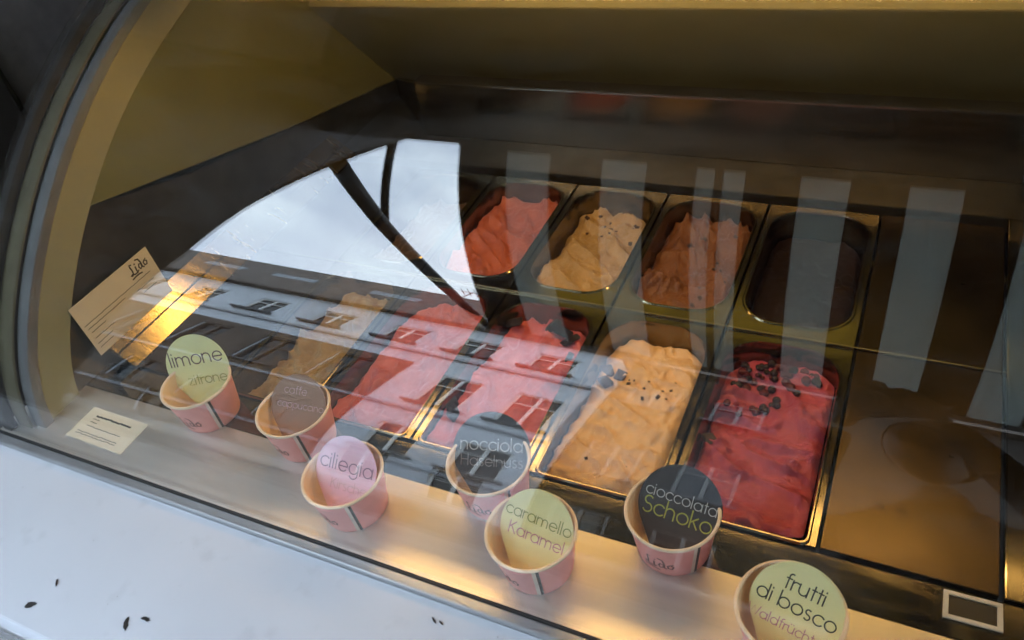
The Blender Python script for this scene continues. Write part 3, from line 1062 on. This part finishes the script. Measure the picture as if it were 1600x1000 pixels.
feet['pist'] = card("brown round card with faint pale lettering sunk in its cup", K_BROWN, 'pist', (466, 632), R(12), R(42), R(-6),
                    [("caffe", 0.0075, -0.006, 0.014, I_PALE, .11), ("cappuccino", 0.0068, 0.004, -0.006, I_PALE, .11)], rad=0.043)
feet['cil'] = card("pale pink round card reading ciliegia", K_PINK, 'cil', (541, 735), R(6), R(42), R(-6),
                   [("ciliegia", 0.0128, 0.0, -0.002, I_LILAC, .13), ("Kirsche", 0.0085, 0.008, -0.026, I_PALE, .12)], rad=0.044)
feet['noc'] = card("charcoal round card reading nocciola and Haselnuss", K_DARK, 'noc', (768, 705), R(20), R(42), R(-6),
                   [("nocciola", 0.0106, 0.0, 0.001, I_WHITE, .12), ("Haselnuss", 0.0092, 0.001, -0.019, I_GREY, .11)], rad=0.0495)
feet['kar'] = card("yellow round card reading caramello and Karamel", K_YEL, 'kar', (838, 826), R(-1), R(42), R(-6),
                   [("caramello", 0.0092, 0.0, 0.005, I_OLIVE, .12), ("Karamel", 0.0094, 0.003, -0.016, I_PINK, .12)], rad=0.045)
feet['schoko'] = card("charcoal round card reading cioccolata and Schoko in green", K_DARK, 'schoko', (1062, 792), R(0), R(42), R(-6),
                      [("cioccolata", 0.0088, 0.0, 0.003, I_WHITE, .12), ("Schoko", 0.0125, 0.0, -0.018, I_GREEN, .13)], rad=0.0475)
feet['frut'] = card("yellow round card reading frutti di bosco and Waldfrüchte", K_YEL, 'frut', (1244, 950), R(-7), R(42), R(-6),
                    [("frutti", 0.0105, 0.002, 0.014, I_DARK, .13), ("di bosco", 0.0105, 0.0, -0.006, I_DARK, .13), ("Waldfrüchte", 0.0068, -0.004, -0.026, I_PINK, .13)], rad=0.0455)

# ------------------------------------------------------------------ notices and the little frame
rn = random.Random(9)


def wavy(x0, x1, y):
    n = max(4, int((x1 - x0) / 0.0022))
    return [(x0 + (x1 - x0) * i / n, y + rn.uniform(-1, 1) * 0.0006) for i in range(n + 1)]


def sheet(name, label, c, W, U, w, h, strokes_list, m=M_PAPER):
    W, U = Vector(W).normalized(), Vector(U).normalized()
    N = W.cross(U).normalized()
    o = bpy.data.objects.new(name, None)
    COL.objects.link(o)
    o.location = c
    tag(o, label, "notice")
    v = [tuple(W * x + U * y + N * z) for z in (0, 0.0006) for x, y in ((0, 0), (w, 0), (w, h), (0, h))]
    pymesh("paper", v, [(3, 2, 1, 0), (4, 5, 6, 7), (0, 1, 5, 4), (1, 2, 6, 5), (2, 3, 7, 6), (3, 0, 4, 7)], m, o)
    for nm, st, wd, mk in strokes_list:
        vv, ff = ribbons(st, wd, lambda x, y, l: tuple(W * x + U * y + N * (0.0006 + l)), 0.0002)
        pymesh(nm, vv, ff, mk, o)
    return o


# leaning against the left wall, and lying flat on the shelf
LW = 0.172
mark = [[(0.122 + x * 0.0150, 0.070 + y * 0.0125) for x, y in l] for l in SCRIPT]
body = [wavy(0.006 + i * 0.002, x1, 0.058 - 0.008 * i) for i, x1 in enumerate((0.155, 0.09, 0.04))] + [wavy(0.115, 0.155, 0.044), wavy(0.010, 0.05, 0.030), wavy(0.008, 0.04, 0.020), wavy(0.008, 0.036, 0.012), wavy(0.125, 0.155, 0.034)]
sheet("leaning_notice", "cream notice with a handwritten heading leaning on the left wall", (-0.5850, -0.018, 0.033), (0.0, 1, 0.0), (-0.06, 0.0, 1), LW, 0.098,
      [("handwritten_mark", mark, 0.0026, M_INK), ("small_print", body, 0.0013, M_INKGREY)])
body2 = [wavy(0.022, 0.098, 0.046)]
body3 = [wavy(0.02, 0.034, 0.040), wavy(0.02, 0.034, 0.034), wavy(0.020, 0.095, 0.026), wavy(0.012, 0.10, 0.014), wavy(0.012, 0.10, 0.010)]
sheet("flat_notice", "small printed notice lying flat on the shelf beside the left end of the glass", (-0.541, -0.154, 0.0008), (1, -0.02, 0), (0.0, 1, 0), 0.124, 0.060,
      [("heading", body2, 0.003, M_INK), ("small_print", body3, 0.0013, M_INKGREY)])
fr = thing("price_frame", "small white frame with an empty dark middle at the right front corner", "price tag", (0.694, -0.024, 0.0008), R(1))
bm = bmesh.new()
for a in ((-.027, .027, -.016, -.0115), (-.027, .027, .0115, .016), (-.027, -.022, -.0113, .0113), (.022, .027, -.0113, .0113)):
    bx(bm, a[0], a[1], a[2], a[3], 0, 0.003, 0.0006)
obj("frame_border", bm, mat("white_plastic", (0.74, 0.72, 0.64), 0.4), fr)
box("frame_plate", -.0218, .0218, -.0113, .0113, 0.0002, 0.0012, mat("black_plastic", (0.02, 0.02, 0.018), 0.4), fr)

# crumbs of dry leaf on the white counter
M_LEAF = mat("dry_leaf_scrap", (0.018, 0.015, 0.013), 0.8, 0, 0.4, 300, 0.5, 400)
for i, (x, y, a, b, rz) in enumerate([(-0.350, -0.382, .0085, .0045, 0.5), (-0.203, -0.357, .011, .0036, -1.0), (-0.183, -0.343, .0075, .003, 0.1), (-0.341, -0.347, .006, .0013, -0.9),
                                      (0.160, -0.222, .006, .0013, -0.6), (0.169, -0.222, .004, .0012, -0.4)]):
    rl = random.Random(i)
    n = 14
    top = [(a * math.cos(t) * rl.uniform(.6, 1.1), b * math.sin(t) * rl.uniform(.55, 1.2)) for t in [2 * math.pi * k / n for k in range(n)]]
    v = [(p[0], p[1], 0) for p in top] + [(p[0] * .7, p[1] * .7, 0.0012 + rl.uniform(0, .0012)) for p in top]
    f = [tuple(range(n, 2 * n)), tuple(range(n))[::-1]] + [(k, (k + 1) % n, n + (k + 1) % n, n + k) for k in range(n)]
    o = pymesh("leaf_scrap", v, f, M_LEAF)
    o.location = (x, y, -0.0055)
    o.rotation_euler = (0, 0, rz)
    tag(o, ["biggest dark leaf scrap near the counter edge", "long dark leaf scrap with a tail on the white counter", "smaller dark leaf scrap right of the long one",
            "thin dark sliver behind the biggest leaf scrap", "tiny dark sliver near the glass on the white counter", "tiny dark speck beside the sliver near the glass"][i], "leaf scrap", "dry scraps on the white counter")

# ------------------------------------------------------------------ the shop around the case
shop = thing("shop_front", "dark shop front with the serving opening round the display case", "building", (0, 0.3, GZ))


def spart(o):
    o.parent = shop
    o.location = (0, -0.3, -GZ)
    return o


M_SHOPWALL = mat("shop_wall_render", (0.16, 0.145, 0.13), 0.8, 0, 0.15, 3, 0.2, 30)
spart(box("upper_wall", -6, 6, -0.02, 0.40, 1.64, 6.0, M_SHOPWALL))
spart(box("right_wall", 1.15, 6, 0.0, 0.40, GZ, 1.6385, M_SHOPWALL))
spart(box("left_wall", -6, -1.131, 0.0, 0.40, GZ, 1.6385, M_SHOPWALL))
spart(box("lintel_soffit", -1.13, 2.2, -0.018, 0.399, 1.60, 1.6385, M_DARKSHOP))
spart(box("ceiling", -3, 3, 0.401, 3.0, 1.66, 1.76, M_DARKSHOP))
spart(box("rear_wall", -3, 3, 3.001, 3.1, GZ, 1.76, M_DARKSHOP))
spart(box("inner_left_wall", -1.25, -1.131, 0.401, 3.0, GZ, 1.659, mat("inner_wall_mauve", (0.34, 0.31, 0.32), 0.7)))
spart(box("inner_right_wall", 2.0, 2.1, 0.401, 3.0, GZ, 1.659, M_DARKSHOP))
# raked screen at the left end of the counter
M_SCREEN = mat("dark_timber_screen", (0.060, 0.050, 0.045), 0.6, 0, 0.25, 5, 0.2, 30, (1, 1, 0.3))
spart(prism("side_screen", [(0.35, GZ), (0.35, 1.59), (-0.021, 1.59), (-0.021, 2.25), (-0.05, 2.14), (-0.15, 1.76), (-0.245, 1.48), (-0.375, 1.15), (-0.475, 0.88), (-0.62, 0.30), (-0.62, GZ)], 0, -1.12, -1.06, M_SCREEN))
# bracket pole with its stay
bp = thing("bracket_pole", "dark metal bracket pole with a slanting stay reaching out from the shop wall", "bracket", (-2.2, 0.04, 3.05))
C_ = (-2.2, 0.04, 3.05)


def brel(p):
    return (p[0] - C_[0], p[1] - C_[1], p[2] - C_[2])


M_POLE = mat("black_iron", (0.018, 0.017, 0.017), 0.5, 0.3, 0.3, 20, 0.1, 60)
obj("pole", add_tube(bmesh.new(), [brel((-2.2, -0.02, 2.92)), brel((-2.2, -1.41, 3.27)), brel((-2.2, -3.5, 3.92))], [0.066, 0.058, 0.046], 14), M_POLE, bp, True)
obj("stay", add_tube(bmesh.new(), [brel((-2.2, -0.02, 3.74)), brel((-2.2, -0.6, 3.56)), brel((-2.2, -1.46, 3.28))], [0.030, 0.028, 0.028], 10), M_POLE, bp, True)

# ------------------------------------------------------------------ striped awning
aw = thing("striped_awning", "white and maroon striped awning stretched over the counter", "awning", (0, 0.04, 1.6))
M_AW = cloth_mat("awning_white", (0.80, 0.87, 0.85))
M_AD = cloth_mat("awning_maroon", (0.035, 0.014, 0.022))
Y0, Z0, Y1, Z1 = -0.035, 1.600, -1.13, 1.45
xs = [-0.585, -0.43, -0.30, -0.15, -0.03, 0.10, 0.22, 0.35, 0.46, 0.585, 0.695, 0.82, 0.94, 1.065, 1.19, 1.32, 1.45, 1.57, 1.70, 1.82, 1.95, 2.07, 2.20, 2.32, 2.45, 2.57, 2.70, 2.82, 2.99]
nm = 10
for i in range(len(xs) - 1):
    a, b = xs[i], xs[i + 1]
    v, f = [], []
    for k in range(nm + 1):
        t = k / nm
        sag = -0.018 * math.sin(math.pi * t)
        y = Y0 + (Y1 - Y0) * t
        z = Z0 + (Z1 - Z0) * t + sag
        for x, dz in ((a, 0), (b, 0), (b, 0.003), (a, 0.003)):
            v.append((x, y - 0.04, z + dz - 1.6))
    for k in range(nm):
        for j in range(4):
            f.append((4 * k + j, 4 * k + (j + 1) % 4, 4 * k + 4 + (j + 1) % 4, 4 * k + 4 + j))
    f += [(0, 1, 2, 3), (4 * nm + 3, 4 * nm + 2, 4 * nm + 1, 4 * nm)]
    pymesh("canvas_stripe", v, f, M_AD if i % 2 == 0 else M_AW, aw)
bm = bx(bmesh.new(), -0.59, 3.0, -0.085, -0.02, 0.004, 0.075, 0.01)
obj("roller_box", bm, M_SEAL, aw)
obj("front_bar", add_tube(bmesh.new(), [(-0.59, Y1 - 0.055, Z1 - 1.6), (3.0, Y1 - 0.055, Z1 - 1.6)], 0.016, 10), M_GREY, aw)
obj("folding_arm", add_tube(bmesh.new(), [(0.16, -0.02, -0.012), (0.16, -0.60, -0.10), (0.155, Y1 - 0.05, Z1 - 1.61)], 0.011, 8), mat("awning_arm_brown", (0.10, 0.06, 0.035), 0.5), aw)

# ------------------------------------------------------------------ the street and the houses opposite
def struct(o):
    o["kind"] = "structure"
    return o


M_ASPH = mat("asphalt", (0.05, 0.05, 0.052), 0.85, 0, 0.25, 2, 0.3, 60)
M_PAVE = mat("paving", (0.20, 0.19, 0.18), 0.8, 0, 0.15, 3, 0.2, 40)
struct(box("ground", -80, 80, -90, 60, GZ - 0.6, GZ - 0.13, mat("earth", (0.12, 0.11, 0.09), 0.9)))
struct(box("road", -80, 80, -8.2, -2.6, GZ - 0.129, GZ - 0.12, M_ASPH))
struct(box("pavement", -80, 80, -2.44, 0.04, GZ - 0.129, GZ, M_PAVE))
struct(box("kerb", -80, 80, -2.599, -2.441, GZ - 0.129, GZ + 0.004, mat("kerb_stone", (0.3, 0.29, 0.28), 0.8)))
struct(box("pavement", -80, 80, -11.0, -8.36, GZ - 0.129, GZ, M_PAVE))
struct(box("kerb", -80, 80, -8.359, -8.201, GZ - 0.129, GZ + 0.004, MATS["kerb_stone"]))

M_FRAME = mat("window_frame_white", (0.72, 0.72, 0.70), 0.5)
M_PANE = mat("window_pane_dark", (0.02, 0.024, 0.03), 0.08, 0, 0.2, 1)
M_SILL = mat("window_sill_dark", (0.09, 0.09, 0.10), 0.7)
M_ROOF = mat("roof_tiles_dark", (0.14, 0.115, 0.10), 0.8, 0, 0.3, 4, 0.4, 20)
M_SKYL = mat("dormer_pale", (0.33, 0.36, 0.40), 0.6, 0, 0.1, 2)


def window_meshes(w, h):
    """frame with mullion and transom, pane, sill; origin at the opening's lower middle, +y faces the street"""
    t = 0.07
    b = bmesh.new()
    bx(b, -w / 2, -w / 2 + t, 0, 0.08, 0, h)
    bx(b, w / 2 - t, w / 2, 0, 0.08, 0, h)
    bx(b, -w / 2 + t, w / 2 - t, 0, 0.08, h - t, h)
    bx(b, -w / 2 + t, w / 2 - t, 0, 0.08, 0, t)
    bx(b, -t / 2, t / 2, 0, 0.078, t, h - t)
    for s in (-1, 1):
        x0, x1 = sorted((s * t / 2, s * (w / 2 - t)))
        bx(b, x0, x1, 0, 0.076, h * 0.66, h * 0.66 + 0.05)
    p = bx(bmesh.new(), -w / 2 + 0.01, w / 2 - 0.01, -0.02, 0.02, 0.01, h - 0.01)
    s = bx(bmesh.new(), -w / 2 - 0.12, w / 2 + 0.12, 0.0, 0.22, -0.11, -0.004)
    out = []
    for nm_, bm_, mm in (("window_frame", b, M_FRAME), ("window_pane", p, M_PANE), ("window_sill", s, M_SILL)):
        bmesh.ops.recalc_face_normals(bm_, faces=bm_.faces)
        me = bpy.data.meshes.new(nm_)
        bm_.to_mesh(me)
        bm_.free()
        me.materials.append(mm)
        out.append(me)
    return out


def house(name, label, x0, x1, y, wall_c, eave, ridge, floors, cols_, w, depth=9.0, dormers=(), band=True, fm=None, lower=None):
    t = thing(name, label, "house", ((x0 + x1) / 2, y, GZ))
    cx_ = (x0 + x1) / 2
    m = mat("render_" + name, wall_c, 0.85, 0, 0.07, 0.8, 0.2, 20)

    def add(o):
        o.parent = t
        o.location = (-cx_, -y, -GZ)
        return o
    # front wall with real openings: piers and spandrels in one mesh
    b = bmesh.new()
    zs = [GZ]
    for z0, h in floors:
        zs += [z0, z0 + h]
    zs.append(eave)
    for i in range(0, len(zs) - 1):
        cols = sorted(cols_[(i // 2) % len(cols_)])
        if i % 2 == 0:
            bx(b, x0, x1, y - 0.35, y, zs[i], zs[i + 1])
        else:
            e = x0
            for c in cols:
                bx(b, e, c - w / 2, y - 0.35, y, zs[i], zs[i + 1])
                e = c + w / 2
            bx(b, e, x1, y - 0.35, y, zs[i], zs[i + 1])
    bx(b, x0, x1, y - depth, y - depth + 0.3, GZ, eave)
    bx(b, x0, x0 + 0.3, y - depth + 0.301, y - 0.351, GZ, eave)
    bx(b, x1 - 0.3, x1, y - depth + 0.301, y - 0.351, GZ, eave)
    add(obj("wall", b, m))
    if lower:       # dark clinker cladding on the storeys under `lower`, with the same openings
        b = bmesh.new()
        z_ = GZ
        for i, (z0, h) in enumerate(floors):
            if z0 > lower:
                break
            bx(b, x0, x1, y + 0.002, y + 0.05, z_, z0)
            e = x0
            for c in sorted(cols_[i % len(cols_)]):
                bx(b, e, c - w / 2, y + 0.002, y + 0.05, z0, z0 + h)
                e = c + w / 2
            bx(b, e, x1, y + 0.002, y + 0.05, z0, z0 + h)
            z_ = z0 + h
        bx(b, x0, x1, y + 0.002, y + 0.05, z_, lower)
        add(obj("lower_cladding", b, mat("dark_clinker", (0.085, 0.066, 0.054), 0.8, 0, 0.25, 3, 0.3, 25)))
    run = (ridge - eave) * 0.25
    roof = add(prism("roof", [(y + 0.30, eave + 0.004), (y + 0.30, eave + 0.14), (y - run, ridge), (y - depth + 1, ridge), (y - depth, eave + 0.004)], 0, x0 - 0.02, x1 + 0.02, M_ROOF))
    for dx in dormers:
        o = box("dormer", dx - 0.75, dx + 0.75, y - 1.4, y - 0.25, eave + 1.1, eave + 2.1, M_SKYL)
        o.parent = roof
        o2 = box("chimney", dx + 2.0, dx + 2.5, y - run - 1.6, y - run - 1.0, ridge - 0.3, ridge + 0.35, M_ROOF)
        o2.parent = roof
    if band:
        for z0, h in floors:
            add(box("string_course", x0, x1, y + 0.0515 if lower else y + 0.001, y + 0.12, z0 - 0.62, z0 - 0.48, mat("string_course_stone", (0.36, 0.38, 0.42), 0.8)))
    for i, (z0, h) in enumerate(floors):
        mf, mp_, ms = window_meshes(w, h)
        if fm or (lower and z0 < lower):
            mf.materials[0] = fm or mat("window_frame_brown", (0.07, 0.055, 0.045), 0.5)
        for c in cols_[i % len(cols_)]:
            wf = bpy.data.objects.new("window", mf)
            link(wf, t)
            wf.location = (c - cx_, -0.14, z0 - GZ)
            for nme, me in (("window_pane", mp_), ("window_sill", ms)):
                q = bpy.data.objects.new(nme, me)
                link(q, wf)
                if nme == "window_sill":
                    q.location = (0, 0.10, 0)
    return t, roof


house("white_house", "pale blue white house with small paned windows opposite the counter", -7.75, -4.02, -11, (0.62, 0.66, 0.72), 11.35, 15.18,
      [(-0.2, 2.3), (2.2, 1.9), (5.75, 2.0), (9.45, 1.15)], [[-6.8, -5.0], [-6.55, -4.85], [-6.45, -4.75], [-7.0, -5.2]], 0.98, dormers=(-6.6,))
HA, RA = house("grey_house", "long pale grey house with dark lower storeys across the street", -30.0, -7.77, -11, (0.56, 0.61, 0.68), 11.35, 15.2,
               [(-0.2, 2.3), (2.2, 1.9), (5.75, 2.0), (9.45, 1.15)], [[-29 + 2.9 * k for k in range(7)], [-9.0 - 1.95 * k for k in range(10)], [-9.0 - 1.95 * k for k in range(10)], [-8.85 - 2.05 * k for k in range(10)]], 0.95,
               dormers=(-20.2, -16.9, -14.3, -10.9), lower=8.15)
# television aerial on its ridge
ae = bmesh.new()
add_tube(ae, [(0, 0, 0), (0, 0, 1.25)], 0.025, 6)
add_tube(ae, [(-0.35, 0, 1.15), (0.45, 0, 1.3)], 0.02, 6)
for k in range(4):
    add_tube(ae, [(-0.3 + .2 * k, -0.3, 1.16 + .037 * k), (-0.3 + .2 * k, 0.3, 1.16 + .037 * k)], 0.014, 5)
o = obj("aerial", ae, M_POLE, RA)
o.location = (-10.2, -12.3, 15.15)
house("brown_house", "darker brown house with white windows next to the long grey house", -3.95, 9.0, -11.9, (0.018, 0.015, 0.013), 12.0, 14.2,
      [(0.0, 2.2), (4.6, 2.0), (9.2, 1.4)], [[-3.15, -1.45, 4.6, 6.2, 7.8]], 1.0, dormers=(0.0, 4.0), band=False, fm=mat("window_frame_grey", (0.20, 0.20, 0.20), 0.5))
house("ochre_house", "tall ochre house further along the street", 9.1, 32.0, -11, (0.34, 0.25, 0.13), 11.5, 13.8, [(0.0, 2.2), (4.0, 2.0), (7.6, 1.6)], [[10.5 + 2.2 * k for k in range(9)]], 1.05)

# ------------------------------------------------------------------ the photographer, mirrored darkly in the glass
ph = thing("person", "person in a dark jacket holding a camera up to the face at the counter", "person", (0.75, -0.86, GZ))


def chain_body(name, verts, edges, m, parent, sub=2):
    me = bpy.data.meshes.new(name)
    me.from_pydata([v[:3] for v in verts], edges, [])
    me.update()
    o = bpy.data.objects.new(name, me)
    link(o, parent)
    sk = o.modifiers.new("skin", 'SKIN')
    sk.use_smooth_shade = True
    for i, v in enumerate(verts):
        me.skin_vertices[0].data[i].radius = v[3] if isinstance(v[3], tuple) else (v[3], v[3])
        me.skin_vertices[0].data[i].use_root = i == 0
    ss = o.modifiers.new("sub", 'SUBSURF')
    ss.levels = ss.render_levels = sub
    me.materials.append(m)
    return o


M_JACKET = mat("dark_jacket", (0.012, 0.012, 0.015), 0.85, 0, 0.2, 30, 0.2, 200)
M_SKIN = mat("skin", (0.085, 0.050, 0.036), 0.5, 0, 0.06, 40)
M_HAIR = mat("dark_hair", (0.02, 0.014, 0.010), 0.6, 0, 0.3, 80, 0.5, 200, (1, 1, 0.2))
# facing the case: forward is (-.53, .85)
FW = Vector((-0.534, 0.845, 0)).normalized()
RT = Vector((FW.y, -FW.x, 0))


def pl(r, f, z):
    p = RT * r + FW * f
    return (p.x, p.y, z)


V = [(*pl(0, 0, 0.98), (.19, .135)), (*pl(0, .01, 1.18), (.19, .13)), (*pl(0, .02, 1.38), (.20, .13)), (*pl(0, .03, 1.50), (.14, .09)), (*pl(0, .045, 1.60), .058), (*pl(0, .06, 1.70), .054),
     (*pl(.10, 0, .88), .095), (*pl(.105, .02, .50), .062), (*pl(.11, -.01, .10), .045), (*pl(.115, .12, .045), .042),
     (*pl(-.10, 0, .88), .095), (*pl(-.105, .02, .50), .062), (*pl(-.11, -.01, .10), .045), (*pl(-.115, .12, .045), .042),
     (*pl(.215, .02, 1.47), .075), (*pl(.30, .10, 1.36), .056), (*pl(.20, .17, 1.58), .046), (*pl(.100, .250, 1.785), .033),
     (*pl(-.215, .02, 1.47), .075), (*pl(-.30, .10, 1.35), .056), (*pl(-.20, .17, 1.57), .046), (*pl(-.100, .250, 1.78), .033)]
E_ = [(0, 1), (1, 2), (2, 3), (3, 4), (4, 5), (0, 6), (6, 7), (7, 8), (8, 9), (0, 10), (10, 11), (11, 12), (12, 13), (3, 14), (14, 15), (15, 16), (16, 17), (3, 18), (18, 19), (19, 20), (20, 21)]
chain_body("body", V, E_, M_JACKET, ph)
# head with brow, nose, chin and ears
HC = Vector(pl(0, .105, 1.80))
bm = bmesh.new()
bmesh.ops.create_uvsphere(bm, u_segments=32, v_segments=24, radius=1)
for v in bm.verts:
    x, y, z = v.co
    k = 1 - 0.22 * max(0, -z) - 0.05 * max(0, z)
    q = Vector((x * .076 * k, y * .098 * (1 - .12 * max(0, -z)), z * .118))
    if y > 0.75:
        q.y += 0.020 * math.exp(-((z + .12) / .16) ** 2 - (x / .14) ** 2)       # nose
        q.y -= 0.007 * math.exp(-((z - .05) / .10) ** 2) * (math.exp(-((x - .38) / .16) ** 2) + math.exp(-((x + .38) / .16) ** 2))
        q.y += 0.005 * math.exp(-((z + .48) / .08) ** 2 - (x / .25) ** 2)       # lips
        q.y += 0.010 * math.exp(-((z + .85) / .2) ** 2)                          # chin
    p = RT * q.x + FW * q.y + Vector((0, 0, q.z))
    v.co = HC + p
hd = obj("head", bm, M_SKIN, ph, True)
for s in (-1, 1):
    bm = bmesh.new()
    bmesh.ops.create_uvsphere(bm, u_segments=12, v_segments=8, radius=1)
    for v in bm.verts:
        q = v.co
        v.co = HC + RT * (s * .074 + q.x * .010) + FW * (-.008 + q.y * .018) + Vector((0, 0, -.005 + q.z * .032))
    obj("ear", bm, M_SKIN, hd, True)
bm = bmesh.new()
bmesh.ops.create_uvsphere(bm, u_segments=32, v_segments=24, radius=1)
for v in bm.verts:
    x, y, z = v.co
    front = max(0, y)
    zz = max(z, -0.35 + 0.75 * front)
    q = RT * (x * .084) + FW * (y * .104 - .010) + Vector((0, 0, zz * .126 + .004))
    q *= 1 + 0.03 * noise.noise(Vector((x, y, z)) * 5)
    v.co = HC + q
obj("hair", bm, M_HAIR, hd, True)
# hands on the camera
for s, wr, pc in ((1, pl(.100, .250, 1.785), pl(.080, .268, 1.838)), (-1, pl(-.100, .250, 1.78), pl(-.080, .268, 1.832))):
    wr, pc = Vector(wr), Vector(pc)
    Vh = [(*wr, .026), (*((wr + pc) / 2), .029), (*pc, .027)]
    Eh = [(0, 1), (1, 2)]
    for k in range(4):
        a = pc + Vector((0, 0, .026 - .017 * k)) + RT * (s * .004)
        b = a + FW * .034 + RT * (-s * .010)
        c = b + FW * .010 + RT * (-s * (.026 - .003 * abs(k - 1)))
        i0 = len(Vh)
        Vh += [(*a, .0105), (*b, .0095), (*c, .0082)]
        Eh += [(2, i0), (i0, i0 + 1), (i0 + 1, i0 + 2)]
    a = (wr + pc) / 2 + RT * (-s * .022) + Vector((0, 0, .01))
    b = a + FW * .01 + RT * (-s * .022) + Vector((0, 0, .016))
    i0 = len(Vh)
    Vh += [(*a, .0115), (*b, .0095)]
    Eh += [(1, i0), (i0, i0 + 1)]
    chain_body("hand", Vh, Eh, M_SKIN, ph, 1)
# the camera in the hands, its lens ending just behind the viewpoint
pc = thing("photo_camera", "black camera with a short lens held at eye level", "camera", (0.549, -0.5418, 0.8224))
q = CF.to_track_quat('Y', 'Z')
pc.rotation_euler = q.to_euler()
M_CAM = mat("camera_black", (0.012, 0.012, 0.013), 0.5, 0, 0.2, 60, 0.1, 300)
bm = bx(bmesh.new(), -.063, .063, -.135, -.085, -.045, .040, 0.008)
bx(bm, -.024, .024, -.130, -.082, .0405, .066, 0.006)
bx(bm, -.066, -.040, -.084, -.066, -.040, .030, 0.006)
obj("camera_body", bm, M_CAM, pc)
bm = bmesh.new()
add_tube(bm, [(0, -.0845, 0), (0, -.03, 0)], .034, 28)
add_tube(bm, [(0, -.0299, 0), (0, -.014, 0)], .031, 28)
obj("lens", bm, M_CAM, pc)
